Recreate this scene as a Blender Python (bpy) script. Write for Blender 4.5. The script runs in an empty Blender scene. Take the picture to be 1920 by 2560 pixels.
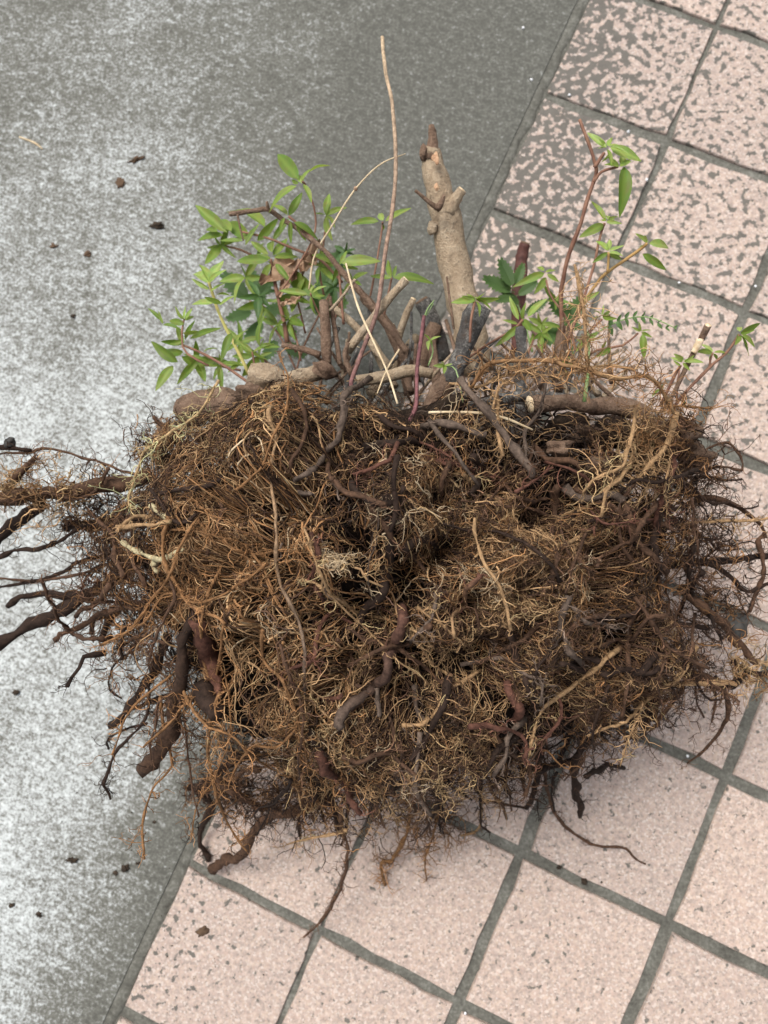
import bpy, math, random
import numpy as np
from mathutils import Vector, Matrix

rng = np.random.default_rng(11)
random.seed(5)
scene = bpy.context.scene
COL = scene.collection

# ------------------------------------------------------------------ camera
CAM_Z = 0.783
GX = np.array([0.9102, -0.4143])          # world x axis in paving-grid axes
GY = np.array([-0.4143, -0.9102])         # world y axis in paving-grid axes
GC = np.array([0.1216, 0.5821])           # grid position straight below the camera
def g2w(i, j): 
    g = np.array([i, j], float) - GC
    return float(g @ GX), float(g @ GY)
Rg = np.array([[0.9089, -0.4137, 0.0530], [0.4037, 0.9045, 0.1377], [-0.1049, -0.1038, 0.9891]])
def dirw(v): return Vector((v[0]*GX[0]+v[1]*GX[1], v[0]*GY[0]+v[1]*GY[1], -v[2])).normalized()
FWD = dirw(Rg[2]); RGT = dirw(Rg[0]); UPV = RGT.cross(FWD).normalized(); RGT = FWD.cross(UPV).normalized()
cam_d = bpy.data.cameras.new('camera'); cam = bpy.data.objects.new('camera', cam_d); COL.objects.link(cam)
M = Matrix((RGT, UPV, -FWD)).transposed().to_4x4(); M.translation = (0, 0, CAM_Z); cam.matrix_world = M
cam_d.sensor_fit = 'HORIZONTAL'; cam_d.sensor_width = 36; cam_d.lens = 36*1900/1920
cam_d.clip_start = 0.02; cam_d.clip_end = 200
cam_d.dof.use_dof = True; cam_d.dof.focus_distance = 0.525; cam_d.dof.aperture_fstop = 9.6
scene.camera = cam

# ------------------------------------------------------------------ light: bright overcast
w = bpy.data.worlds.new('World'); scene.world = w; w.use_nodes = True
nt = w.node_tree; bg = nt.nodes['Background']
sky = nt.nodes.new('ShaderNodeTexSky'); sky.sky_type = 'NISHITA'; sky.sun_disc = False
sky.sun_elevation = math.radians(62); sky.sun_rotation = math.radians(-40)
sky.air_density = 1.0; sky.dust_density = 6.0; sky.ozone_density = 0.6
hs = nt.nodes.new('ShaderNodeHueSaturation'); hs.inputs['Saturation'].default_value = 0.35
nt.links.new(sky.outputs[0], hs.inputs['Color']); nt.links.new(hs.outputs[0], bg.inputs['Color'])
bg.inputs['Strength'].default_value = 0.13
sun_d = bpy.data.lights.new('sun', 'SUN'); sun_d.energy = 1.3; sun_d.angle = math.radians(22); sun_d.color = (1, 0.96, 0.9)
sun = bpy.data.objects.new('sun', sun_d); COL.objects.link(sun)
az, el = math.radians(130), math.radians(62)    # light comes from upper left of the picture
sv = Vector((math.cos(az)*math.cos(el), math.sin(az)*math.cos(el), math.sin(el)))
sun.rotation_euler = sv.to_track_quat('Z', 'Y').to_euler()
sky.sun_rotation = math.pi/2 - az
vs = scene.view_settings; vs.view_transform = 'Standard'; vs.look = 'None'; vs.gamma = 1; vs.use_curve_mapping = False
vs.exposure = 0.55

# ------------------------------------------------------------------ node helpers
def mat(name, rough=0.8, spec=0.3):
    m = bpy.data.materials.new(name); m.use_nodes = True
    b = m.node_tree.nodes['Principled BSDF']; b.inputs['Roughness'].default_value = rough
    b.inputs['Specular IOR Level'].default_value = spec
    return m, m.node_tree, b
def N(nt, t, **kw):
    n = nt.nodes.new(t)
    for k, v in kw.items():
        if k in n.inputs.keys() if hasattr(n.inputs, 'keys') else False: n.inputs[k].default_value = v
        else: setattr(n, k, v)
    return n
def noise(nt, co, scale, detail=3, rough=0.6, w=None):
    n = nt.nodes.new('ShaderNodeTexNoise'); n.inputs['Scale'].default_value = scale
    n.inputs['Detail'].default_value = detail; n.inputs['Roughness'].default_value = rough
    if co is not None: nt.links.new(co, n.inputs['Vector'])
    return n.outputs['Fac']
def ramp(nt, fac, stops):
    r = nt.nodes.new('ShaderNodeValToRGB'); e = r.color_ramp.elements
    while len(e) < len(stops): e.new(0.5)
    for k, (p, c) in enumerate(stops):
        e[k].position = p; e[k].color = (c, c, c, 1) if not hasattr(c, '__len__') else (*c, 1)
    nt.links.new(fac, r.inputs['Fac']); return r.outputs['Color']
def mix(nt, fac, a, b, mode='MIX'):
    n = nt.nodes.new('ShaderNodeMix'); n.data_type = 'RGBA'; n.blend_type = mode
    for s, v in ((n.inputs['Factor'], fac), (n.inputs['A'], a), (n.inputs['B'], b)):
        if hasattr(v, 'is_output'): nt.links.new(v, s)
        elif hasattr(v, '__len__'): s.default_value = (*v, 1)
        else: s.default_value = v if s.type == 'VALUE' else (v, v, v, 1)
    return n.outputs['Result']
def maths(nt, op, a, b=0.0, clamp=False):
    n = nt.nodes.new('ShaderNodeMath'); n.operation = op; n.use_clamp = clamp
    for s, v in ((n.inputs[0], a), (n.inputs[1], b)):
        if hasattr(v, 'is_output'): nt.links.new(v, s)
        else: s.default_value = v
    return n.outputs[0]
def bump(nt, b, h, strength, dist):
    n = nt.nodes.new('ShaderNodeBump'); n.inputs['Strength'].default_value = strength; n.inputs['Distance'].default_value = dist
    nt.links.new(h, n.inputs['Height']); nt.links.new(n.outputs[0], b.inputs['Normal'])
def posn(nt): return nt.nodes.new('ShaderNodeNewGeometry').outputs['Position']
def objco(nt): return nt.nodes.new('ShaderNodeTexCoord').outputs['Object']
def plane_dist(nt, pos, nx, ny, d):         # signed distance to a vertical world plane
    v = nt.nodes.new('ShaderNodeVectorMath'); v.operation = 'DOT_PRODUCT'
    nt.links.new(pos, v.inputs[0]); v.inputs[1].default_value = (nx, ny, 0)
    return maths(nt, 'SUBTRACT', v.outputs['Value'], d)
def blob(nt, pos, x, y, r):                 # 1 at the centre of a stain, 0 at its rim
    v = nt.nodes.new('ShaderNodeVectorMath'); v.operation = 'DISTANCE'
    nt.links.new(pos, v.inputs[0]); v.inputs[1].default_value = (x, y, 0)
    return maths(nt, 'SUBTRACT', 1.0, maths(nt, 'DIVIDE', v.outputs['Value'], r), True)

# ------------------------------------------------------------------ pixel layout -> world (1659 px wide study of the picture)
S = 1920/1659
CAMP = np.array([0, 0, CAM_Z]); FW = np.array(FWD); RG = np.array(RGT); UP = np.array(UPV)
def ray(u, v):
    u = np.asarray(u, float); v = np.asarray(v, float)
    d = FW + ((u*S-960)/1900)[..., None]*RG - ((v*S-1280)/1900)[..., None]*UP
    return d/np.linalg.norm(d, axis=-1, keepdims=True)
def px(u, v, h):
    d = ray(u, v); t = (np.asarray(h, float)-CAM_Z)/d[..., 2]
    return CAMP + d*t[..., None]
def pxm(p): return np.linalg.norm(np.asarray(p)-CAMP, axis=-1)*S/1900     # metres for one study pixel at p

# root ball: lumpy super-ellipsoid
BC = px(885, 1262, 0.158); BA = np.array([0.226, 0.143, 0.132]); BN = 2.5
WK = rng.normal(size=(26, 3))*np.repeat([4.0, 8.0, 15.0], [8, 9, 9])[:, None]; PK = rng.uniform(0, 6.3, 26)
AK = np.repeat([0.022, 0.014, 0.010], [8, 9, 9])
def lumps(d): return (np.sin(d@WK.T+PK)*AK).sum(-1)
HOL = None
def hollow(d):
    if HOL is None: return 0.0
    return (np.exp(-(1-d@HOL[0].T)/HOL[1])*HOL[2]).sum(-1)
def srad(p):
    q = p-BC; L = np.linalg.norm(q, axis=-1, keepdims=True)+1e-9; d = q/L
    e = d/BA; e[..., 0] /= 1+0.26*np.minimum(d[..., 1], 0.0)+0.08*np.maximum(d[..., 1], 0.0)
    s = (np.abs(e)**BN).sum(-1)**(-1/BN)
    return d, s*(1+lumps(d)-np.minimum(hollow(d), 0.29)), L[..., 0]
def surf(u, v, lift=0.0):
    u = np.atleast_1d(np.asarray(u, float)); v = np.atleast_1d(np.asarray(v, float))
    d = ray(u, v); ts = np.linspace(0.42, 0.80, 140)
    best = np.full(u.shape, np.inf); bt = np.zeros(u.shape); hit = np.zeros(u.shape, bool)
    for t in ts:
        _, s, L = srad(CAMP+d*t); r = L/s
        new = (~hit) & (r < best); best[new] = r[new]; bt[new] = t
        hit |= r <= 1.0
    p = CAMP+d*bt[:, None]
    dd = srad(p)[0]
    return p + dd*lift if np.ndim(lift) == 0 else p + dd*np.asarray(lift)[:, None]

_h = [(880, 1245, 48), (640, 1075, 42), (870, 1390, 26), (1180, 960, 46), (700, 990, 34), (1080, 1500, 44), (480, 1250, 26), (1440, 1240, 34), (1400, 1400, 40), (1010, 1310, 30), (880, 900, 40), (560, 1060, 26), (1055, 1035, 42), (1320, 1310, 45), (830, 1490, 55), (950, 1080, 24), (760, 1160, 40), (940, 1200, 28), (1210, 1450, 40), (700, 1330, 36), (1000, 1440, 40), (560, 1180, 28), (800, 940, 40), (1230, 1150, 30), (450, 1440, 45), (1130, 1280, 26), (930, 1600, 40), (1400, 1130, 32), (600, 1480, 26), (770, 1300, 34), (1290, 1050, 40), (360, 1290, 30)]
_r = random.Random(3)
_h += [(_r.uniform(700, 1440), _r.uniform(930, 1600), _r.uniform(22, 38)) for _ in range(26)]+[(_r.uniform(400, 720), _r.uniform(1050, 1600), _r.uniform(12, 22)) for _ in range(14)]
_p = surf([a[0] for a in _h], [a[1] for a in _h]); _d = srad(_p)[0]; _w = np.array([(a[2]*0.00031/0.155)**2*0.5 for a in _h])
HOL = (_d, _w, np.full(len(_h), 0.33))

# ------------------------------------------------------------------ object helpers
def link(o, parent=None):
    COL.objects.link(o)
    if parent is not None: o.parent = parent
    return o
def meshobj(name, verts, faces, m, parent=None, smooth=True, col=None):
    me = bpy.data.meshes.new(name); me.from_pydata([tuple(map(float, p)) for p in verts], [], faces)
    if smooth: me.polygons.foreach_set('use_smooth', [True]*len(me.polygons))
    if col is not None:
        a = me.attributes.new('col', 'FLOAT_COLOR', 'POINT')
        c = np.ones((len(verts), 4)); c[:, :3] = col; a.data.foreach_set('color', c.ravel())
    me.materials.append(m); me.update()
    return link(bpy.data.objects.new(name, me), parent)
def thing(o, label, cat, group=None):
    o['label'] = label; o['category'] = cat
    if group: o['group'] = group
    return o

def spline(P, n):
    P = np.asarray(P, float)
    if len(P) == 2: return P[0]+(P[1]-P[0])*np.linspace(0, 1, n)[:, None]
    Q = np.vstack([2*P[0]-P[1], P, 2*P[-1]-P[-2]]); out = []
    for x in np.linspace(0, len(P)-1-1e-6, n):
        k = int(x); t = x-k; a, b, c, d = Q[k:k+4]
        out.append(0.5*((2*b)+(-a+c)*t+(2*a-5*b+4*c-d)*t*t+(-a+3*b-3*c+d)*t**3))
    return np.array(out)
def frames(P):
    T = np.gradient(P, axis=0); T /= np.linalg.norm(T, axis=1, keepdims=True)+1e-12
    n = np.cross(T[0], [0.3, 0.5, 0.8]); n /= np.linalg.norm(n); A = []
    for t in T:
        n = n-t*(n@t); n /= np.linalg.norm(n)+1e-12; A.append(n)
    A = np.array(A); return T, A, np.cross(T, A)
def tube(P, R, sides=8, rough=0.12, cap=True):
    T, A, B = frames(P); n = len(P); th = np.linspace(0, 2*np.pi, sides, endpoint=False)
    k = 1+rough*rng.normal(size=(n, sides))*0.6 + rough*rng.normal(size=(n, 1))
    V = P[:, None]+(A[:, None]*np.cos(th)[:, None]+B[:, None]*np.sin(th)[:, None])*(R[:, None]*k)[..., None]
    V = V.reshape(-1, 3); F = []
    for i in range(n-1):
        for s in range(sides):
            a = i*sides+s; b = i*sides+(s+1) % sides; F.append((a, b, b+sides, a+sides))
    if cap:
        V = np.vstack([V, P[0], P[-1]+T[-1]*R[-1]*0.25]); a = len(V)-2
        for s in range(sides):
            F.append((a, (s+1) % sides, s)); e = (n-1)*sides; F.append((a+1, e+s, e+(s+1) % sides))
    return V, F

# ------------------------------------------------------------------ ground materials
# stains sit along the concrete / tile border and around its upper stretch
bx0, by0 = g2w(-0.012, 0.0); bnx, bny = -GX[0]*1.0, -GY[0]*1.0     # normal pointing to the concrete side
bnl = math.hypot(bnx, bny); bnx /= bnl; bny /= bnl; BD = bnx*bx0+bny*by0
def stain(nt, pos):
    sd = plane_dist(nt, pos, bnx, bny, BD)
    near = maths(nt, 'SUBTRACT', 1.0, maths(nt, 'DIVIDE', maths(nt, 'ABSOLUTE', sd), 0.11), True)
    p1 = px(930, 130, 0.0); p2 = px(760, 560, 0.0); p3 = px(60, 10, 0.0); p4 = px(1150, 380, 0)
    tot = maths(nt, 'MULTIPLY', near, 1.15)
    for p, r, k in ((p1, 0.34, 1.25), (p2, 0.22, 0.45), (p3, 0.26, 0.5), (p4, 0.2, 0.6)):
        tot = maths(nt, 'ADD', tot, maths(nt, 'MULTIPLY', blob(nt, pos, p[0], p[1], r), k))
    return tot, sd
def concrete_mat():
    m, nt, b = mat('concrete', 0.85, 0.25); pos = posn(nt)
    st, sd = stain(nt, pos)
    wob = noise(nt, pos, 11, 5, 0.7)
    top = maths(nt, 'MULTIPLY', maths(nt, 'MAXIMUM', plane_dist(nt, pos, 0.12, 0.99, 0.16), 0.0), 2.6)
    damp = maths(nt, 'ADD', maths(nt, 'ADD', st, maths(nt, 'MINIMUM', top, 0.42)), maths(nt, 'MULTIPLY', maths(nt, 'SUBTRACT', wob, 0.5), 2.0))
    mp = nt.nodes.new('ShaderNodeMapping'); mp.vector_type = 'TEXTURE'; mp.inputs['Rotation'].default_value = (0, 0, -0.46); mp.inputs['Scale'].default_value = (5, 1, 1)
    nt.links.new(pos, mp.inputs['Vector'])
    sp = noise(nt, pos, 330, 3, 0.6); st2 = noise(nt, mp.outputs[0], 260, 3, 0.7); big = noise(nt, pos, 120, 5, 0.7)
    grain = maths(nt, 'ADD', maths(nt, 'MULTIPLY', sp, 0.42), maths(nt, 'ADD', maths(nt, 'MULTIPLY', st2, 0.20), maths(nt, 'MULTIPLY', big, 0.38)))
    grain2 = maths(nt, 'ADD', maths(nt, 'MULTIPLY', maths(nt, 'SUBTRACT', grain, 0.5), 1.5), 0.5)
    thr = maths(nt, 'SUBTRACT', grain2, maths(nt, 'MULTIPLY', maths(nt, 'MINIMUM', damp, 1.35), 0.175))
    c = ramp(nt, thr, [(0.20, (0.082, 0.082, 0.071)), (0.36, (0.136, 0.136, 0.119)), (0.45, (0.25, 0.258, 0.248)), (0.55, (0.42, 0.445, 0.44)), (0.72, (0.60, 0.635, 0.635))])
    nt.links.new(c, b.inputs['Base Color'])
    bump(nt, b, grain, 0.5, 0.0015); return m
def tile_mat():
    m, nt, b = mat('pink_tile', 0.7, 0.3); pos = posn(nt)
    inf = nt.nodes.new('ShaderNodeObjectInfo').outputs['Random']
    v = nt.nodes.new('ShaderNodeTexVoronoi'); v.inputs['Scale'].default_value = 520; nt.links.new(pos, v.inputs['Vector'])
    sep = nt.nodes.new('ShaderNodeSeparateColor'); nt.links.new(v.outputs['Color'], sep.inputs[0])
    c = ramp(nt, sep.outputs[0], [(0.0, (0.19, 0.165, 0.145)), (0.16, (0.32, 0.27, 0.24)), (0.4, (0.44, 0.355, 0.31)), (0.62, (0.47, 0.35, 0.29)), (0.8, (0.50, 0.40, 0.31)), (0.93, (0.62, 0.56, 0.51))])
    c = mix(nt, 0.5, c, mix(nt, ramp(nt, noise(nt, pos, 230, 3), [(0.35, 0.0), (0.65, 1.0)]), (0.27, 0.225, 0.20), (0.52, 0.44, 0.39)))
    st, sd = stain(nt, pos)
    up = plane_dist(nt, pos, 0.0, 1.0, -0.05)          # the upper tiles are the dirtier ones
    dirty = maths(nt, 'ADD', maths(nt, 'MULTIPLY', maths(nt, 'MINIMUM', st, 1.2), 0.088), maths(nt, 'MINIMUM', maths(nt, 'MAXIMUM', maths(nt, 'MULTIPLY', up, 0.28), -0.02), 0.072))
    n1 = noise(nt, pos, 125, 3, 0.5)
    d1 = ramp(nt, maths(nt, 'ADD', n1, dirty), [(0.612, 0.0), (0.662, 0.92)])
    n2 = noise(nt, pos, 60, 2, 0.5)
    c = mix(nt, d1, c, mix(nt, n2, (0.070, 0.069, 0.060), (0.13, 0.127, 0.112)))
    d3 = ramp(nt, noise(nt, pos, 240, 2, 0.5), [(0.68, 0.0), (0.75, 0.5)])
    c = mix(nt, d3, c, (0.2, 0.19, 0.17))
    tint = mix(nt, inf, (0.94, 0.915, 0.91), (1.08, 1.03, 1.0)); c = mix(nt, 1.0, c, tint, 'MULTIPLY')
    nt.links.new(c, b.inputs['Base Color'])
    bump(nt, b, maths(nt, 'ADD', sep.outputs[1], noise(nt, pos, 300, 3)), 0.25, 0.0008); return m
def mortar_mat():
    m, nt, b = mat('mortar', 0.9, 0.2); pos = posn(nt)
    n = maths(nt, 'ADD', maths(nt, 'MULTIPLY', noise(nt, pos, 40, 4), 0.5), maths(nt, 'MULTIPLY', noise(nt, pos, 300, 3), 0.5))
    c = ramp(nt, n, [(0.34, (0.068, 0.066, 0.056)), (0.52, (0.13, 0.128, 0.11)), (0.70, (0.24, 0.238, 0.21))])
    nt.links.new(c, b.inputs['Base Color']); bump(nt, b, n, 0.6, 0.002); return m
MC, MT, MM = concrete_mat(), tile_mat(), mortar_mat()

# ------------------------------------------------------------------ the setting
A = 0.15
def quad(i0, i1, j0, j1, z): return [(*g2w(i, j), z) for i, j in ((i0, j0), (i0, j1), (i1, j1), (i1, j0))]
def slab(name, i0, i1, j0, j1, z0, z1, m):
    V = quad(i0, i1, j0, j1, z1)+quad(i0, i1, j0, j1, z0)
    F = [(0, 1, 2, 3), (7, 6, 5, 4), (0, 4, 5, 1), (1, 5, 6, 2), (2, 6, 7, 3), (3, 7, 4, 0)]
    o = meshobj(name, V, F, m, smooth=False); o['kind'] = 'structure'; return o
gr = meshobj('ground', [(-60, -60, -0.03), (60, -60, -0.03), (60, 60, -0.03), (-60, 60, -0.03)], [(0, 1, 2, 3)], MM, smooth=False); gr['kind'] = 'structure'
slab('concrete_paving', -4.0, -0.0038, -4.0, 4.0, -0.029, 0.0, MC)
pave = slab('tiled_paving', -0.0035, 4.0, -4.0, 4.0, -0.029, -0.0038, MM)
def tile_mesh(k):
    h = 0.0695; n = 5; pts = []
    for a, b_ in (((-h, -h), (h, -h)), ((h, -h), (h, h)), ((h, h), (-h, h)), ((-h, h), (-h, -h))):
        for t in range(n):
            f = t/n; pts.append([a[0]+(b_[0]-a[0])*f, a[1]+(b_[1]-a[1])*f])
    pts = np.array(pts)+rng.normal(size=(4*n, 2))*0.0009
    V, F = [], []
    for sc, z in ((1.006, -0.006), (1.0, -0.0012), (0.988, 0.0)):
        for p in pts: V.append((p[0]*sc, p[1]*sc, z))
    L = 4*n
    for r in (0, 1):
        for s in range(L): F.append((r*L+s, r*L+(s+1) % L, (r+1)*L+(s+1) % L, (r+1)*L+s))
    F.append(tuple(range(2*L, 3*L)))
    me = bpy.data.meshes.new('tile'); me.from_pydata(V, [], F); me.materials.append(MT); return me
ev, ef = [], []; nn = 240            # ragged mortar smear between the concrete and the first row of tiles
for k in range(nn):
    jj = -1.6+3.2*k/(nn-1); a0 = -0.0037; a1 = 0.0085+random.gauss(0, .0014)
    for ii, z in ((a0, -0.0012), (a0+0.003, -0.0016), (a1-0.003, -0.0010), (a1, -0.0045)): ev.append((*g2w(ii, jj), z+random.gauss(0, .00012)))
for k in range(nn-1):
    for q in range(3): a = k*4+q; ef.append((a, a+1, a+5, a+4))
meshobj('mortar_edge', ev, ef, MM, pave)
TM = [tile_mesh(k) for k in range(6)]
ang = math.atan2(-GX[1], GX[0])   # grid x axis measured in the world
ang = math.atan2(g2w(1, 0)[1]-g2w(0, 0)[1], g2w(1, 0)[0]-g2w(0, 0)[0])
for i in range(0, 8):
    for j in range(-5, 11):
        o = bpy.data.objects.new('tile', random.choice(TM)); link(o, pave)
        x, y = g2w((i+0.5)*A+(0.004 if i == 0 else 0.0), (j+0.5)*A)
        o.location = (x+random.gauss(0, .0006), y+random.gauss(0, .0006), random.gauss(0.0, 0.0004)); o.rotation_euler = (random.gauss(0, .004), random.gauss(0, .004), ang+random.choice((0, 1, 2, 3))*math.pi/2+random.gauss(0, .005))

# ------------------------------------------------------------------ plant materials
def root_mat(name, rough=0.85, bs=0.5):
    m, nt, b = mat(name, rough, 0.2)
    a = nt.nodes.new('ShaderNodeAttribute'); a.attribute_name = 'col'
    pos = posn(nt); n = noise(nt, pos, 260, 4, 0.7)
    c = mix(nt, 1.0, a.outputs['Color'], ramp(nt, n, [(0.3, 0.45), (0.5, 0.95), (0.72, 1.5)]), 'MULTIPLY')
    nt.links.new(c, b.inputs['Base Color']); bump(nt, b, n, bs, 0.0012); return m
def hair_mat():
    m, nt, b = mat('rootlet', 0.8, 0.2)
    a = nt.nodes.new('ShaderNodeAttribute'); a.attribute_name = 'col'
    nt.links.new(a.outputs['Color'], b.inputs['Base Color']); return m
def soil_mat():
    m, nt, b = mat('soil', 0.95, 0.1); pos = posn(nt)
    n = noise(nt, pos, 140, 5, 0.75)
    c = ramp(nt, n, [(0.3, (0.003, 0.002, 0.0015)), (0.55, (0.010, 0.0062, 0.004)), (0.75, (0.03, 0.018, 0.011))])
    nt.links.new(c, b.inputs['Base Color']); bump(nt, b, n, 1.0, 0.006); return m
def bark_mat(name, c0, c1, c2, scale=90, grime=0.6):
    m, nt, b = mat(name, 0.88, 0.2); co = objco(nt)
    n = noise(nt, co, scale, 6, 0.75); n2 = noise(nt, co, scale*5, 4, 0.7); n3 = noise(nt, co, scale*1.7, 3, 0.6)
    c = ramp(nt, maths(nt, 'ADD', maths(nt, 'MULTIPLY', n, 0.55), maths(nt, 'MULTIPLY', n2, 0.45)), [(0.34, c0), (0.5, c1), (0.64, c2)])
    sp = ramp(nt, n2, [(0.58, 0.0), (0.68, 0.75)])
    c = mix(nt, sp, c, tuple(0.35*x for x in c0))
    gr = ramp(nt, n3, [(0.52, 0.0), (0.68, grime)])                 # soil rubbed into the bark
    c = mix(nt, gr, c, (0.07, 0.045, 0.03))
    nt.links.new(c, b.inputs['Base Color']); bump(nt, b, maths(nt, 'ADD', n, maths(nt, 'MULTIPLY', n2, 0.8)), 0.9, 0.0035); return m
def plain_mat(name, c0, c1, scale=120, rough=0.7):
    m, nt, b = mat(name, rough, 0.3); co = objco(nt)
    nt.links.new(mix(nt, ramp(nt, noise(nt, co, scale, 3), [(0.35, 0.0), (0.65, 1.0)]), c0, c1), b.inputs['Base Color']); return m
def leaf_mat(name, c0, c1, tr):
    m, nt, b = mat(name, 0.5, 0.35)
    inf = nt.nodes.new('ShaderNodeObjectInfo').outputs['Random']
    a = nt.nodes.new('ShaderNodeAttribute'); a.attribute_name = 'col'
    c = mix(nt, inf, c0, c1); c = mix(nt, 1.0, c, a.outputs['Color'], 'MULTIPLY')
    c = mix(nt, ramp(nt, noise(nt, objco(nt), 5, 3), [(0.3, 0.0), (0.8, 0.35)]), c, (0.16, 0.21, 0.045))
    nt.links.new(c, b.inputs['Base Color'])
    t = nt.nodes.new('ShaderNodeBsdfTranslucent'); nt.links.new(mix(nt, 1.0, c, (1.2, 1.25, 0.6), 'MULTIPLY'), t.inputs['Color'])
    ms = nt.nodes.new('ShaderNodeMixShader'); ms.inputs[0].default_value = tr
    nt.links.new(b.outputs[0], ms.inputs[1]); nt.links.new(t.outputs[0], ms.inputs[2])
    nt.links.new(ms.outputs[0], nt.nodes['Material Output'].inputs['Surface']); return m
MR, MH, MS = root_mat('root_bark'), hair_mat(), soil_mat()
MS2 = bark_mat('clinging_soil', (0.008, 0.005, 0.004), (0.03, 0.019, 0.012), (0.085, 0.055, 0.035), 170)
MB = bark_mat('pale_bark', (0.25, 0.18, 0.115), (0.39, 0.30, 0.205), (0.54, 0.44, 0.32), 75, 0.35)
MB2 = bark_mat('brown_bark', (0.10, 0.062, 0.042), (0.20, 0.13, 0.09), (0.31, 0.22, 0.155))
MBG = bark_mat('grey_flaking_bark', (0.035, 0.032, 0.030), (0.10, 0.095, 0.09), (0.42, 0.40, 0.36), 60)
MCUT = plain_mat('fresh_cut_wood', (0.55, 0.40, 0.24), (0.72, 0.60, 0.42), 300)
MORG = plain_mat('peeled_wood', (0.30, 0.15, 0.08), (0.50, 0.33, 0.20), 400)
ML1 = leaf_mat('mature_leaf', (0.125, 0.205, 0.033), (0.28, 0.37, 0.09), 0.4)
ML2 = leaf_mat('young_leaf', (0.27, 0.385, 0.085), (0.37, 0.48, 0.16), 0.4)
ML3 = leaf_mat('dark_leaf', (0.045, 0.105, 0.035), (0.075, 0.16, 0.05), 0.3)
MDRY = plain_mat('dry_leaf', (0.24, 0.14, 0.085), (0.44, 0.30, 0.20), 90)
MLIT = plain_mat('litter', (0.05, 0.03, 0.018), (0.12, 0.075, 0.045), 200, 0.9)
MSTRAW = plain_mat('straw', (0.50, 0.38, 0.23), (0.66, 0.54, 0.36), 80)
MPEB = plain_mat('dark_stone', (0.02, 0.02, 0.02), (0.06, 0.056, 0.05), 150, 0.6)
MCRUMB = plain_mat('dark_crumb', (0.018, 0.013, 0.009), (0.055, 0.038, 0.025), 300, 0.95)
MGLINT = plain_mat('white_glint', (0.7, 0.72, 0.74), (0.85, 0.86, 0.88), 300, 0.25)  # near-white colour stands in for a bright highlight

# ------------------------------------------------------------------ the shrub
shrub = bpy.data.objects.new('uprooted_shrub', None); COL.objects.link(shrub)
base = Vector((float(BC[0]), float(BC[1]), 0.0)); shrub.location = base
SH = Matrix.Translation(-base)
thing(shrub, 'uprooted azalea shrub lying on its side with a matted brown root ball', 'shrub')
def part(name, V, F, m, parent=None, col=None, smooth=True):
    """mesh in world coordinates under the shrub (or under one of its parts, which sit at the shrub's origin)"""
    V = np.asarray(V, float)-np.array(base)
    return meshobj(name, V, F, m, parent or shrub, smooth, col)

# soil core with deep hollows
import bmesh
bm = bmesh.new(); bmesh.ops.create_icosphere(bm, subdivisions=6, radius=1)
D = np.array([v.co[:] for v in bm.verts]); D /= np.linalg.norm(D, axis=1, keepdims=True)
FC = [tuple(v.index for v in f.verts) for f in bm.faces]; bm.free()
_, s_, _ = srad(BC+D)
W2 = rng.normal(size=(30, 3))*np.repeat([7, 16, 34], 10)[:, None]; P2 = rng.uniform(0, 6.3, 30); A2 = np.repeat([0.035, 0.022, 0.012], 10)
pit = (np.sin(D@W2.T+P2)*A2).sum(-1)
CORE = BC+D*(s_*(0.86+np.clip(pit, -0.22, 0.07)))[:, None]
part('soil_core', CORE, FC, MS)

PAL = dict(soil=(0.010, 0.0062, 0.0045), dark=(0.028, 0.0165, 0.0115), brown=(0.078, 0.043, 0.026), red=(0.098, 0.044, 0.030), grey=(0.105, 0.076, 0.058),
           orange=(0.20, 0.105, 0.046), tan=(0.31, 0.195, 0.100), gold=(0.39, 0.268, 0.138), pale=(0.58, 0.45, 0.29), black=(0.020, 0.013, 0.010), cream=(0.46, 0.40, 0.24), purple=(0.17, 0.075, 0.078), bare=(0.50, 0.38, 0.25))
SOILQ = []
ROOTLINES = []      # polylines that carry rootlets later
def pts_of(spec, h):
    """'u,v u,v' to world; h None: on the ball's surface, h=(a,b): heights from first to last point, a number: lift over the surface"""
    uv = np.array([[float(x) for x in t.split(',')] for t in spec.split()])
    if h is None or np.ndim(h) == 0: return surf(uv[:, 0], uv[:, 1], 0.011+(h or 0.0))
    hh = np.interp(np.linspace(0, 1, len(uv)), np.linspace(0, 1, len(h)), h)
    return px(uv[:, 0], uv[:, 1], hh)
def R_(spec, w0, w1, h=None, c='brown', name='root', m=None, parent=None, fuzz=1.0, wig=1.0, rough=0.19, label=None, c2=None):
    P0 = pts_of(spec, h); L = np.linalg.norm(np.diff(P0, axis=0), axis=1).sum()
    n = int(max(6, min(48, L/0.006))); P = spline(P0, n)
    R = np.interp(np.linspace(0, 1, n), [0, 1], [w0, w1])*0.5*pxm(P)
    jit = rng.normal(size=(n, 3)); jit[1:-1] = (jit[:-2]+jit[1:-1]+jit[2:])/2
    P = P+jit*(np.minimum(R*0.55, 0.0014)*wig)[:, None]
    V, F = tube(P, R, 8 if w0 > 9 else 6, rough)
    c_ = np.array(PAL[c]); cols = np.repeat([c_], len(V), 0)
    if c2:
        t = np.clip(np.append(np.repeat(np.linspace(0, 1, n), (len(V)-2)//n), [0, 1]), 0, 1)[:, None]; cols = cols*(1-t)+np.array(PAL[c2])*t
    cols = cols*rng.uniform(0.8, 1.2, (len(V), 1))*rng.uniform(0.85, 1.15)
    o = part(name, V, F, m or MR, parent, cols)
    if label: o['label'] = label
    if fuzz > 0: ROOTLINES.append((P, R, c_, fuzz))
    return o

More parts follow.
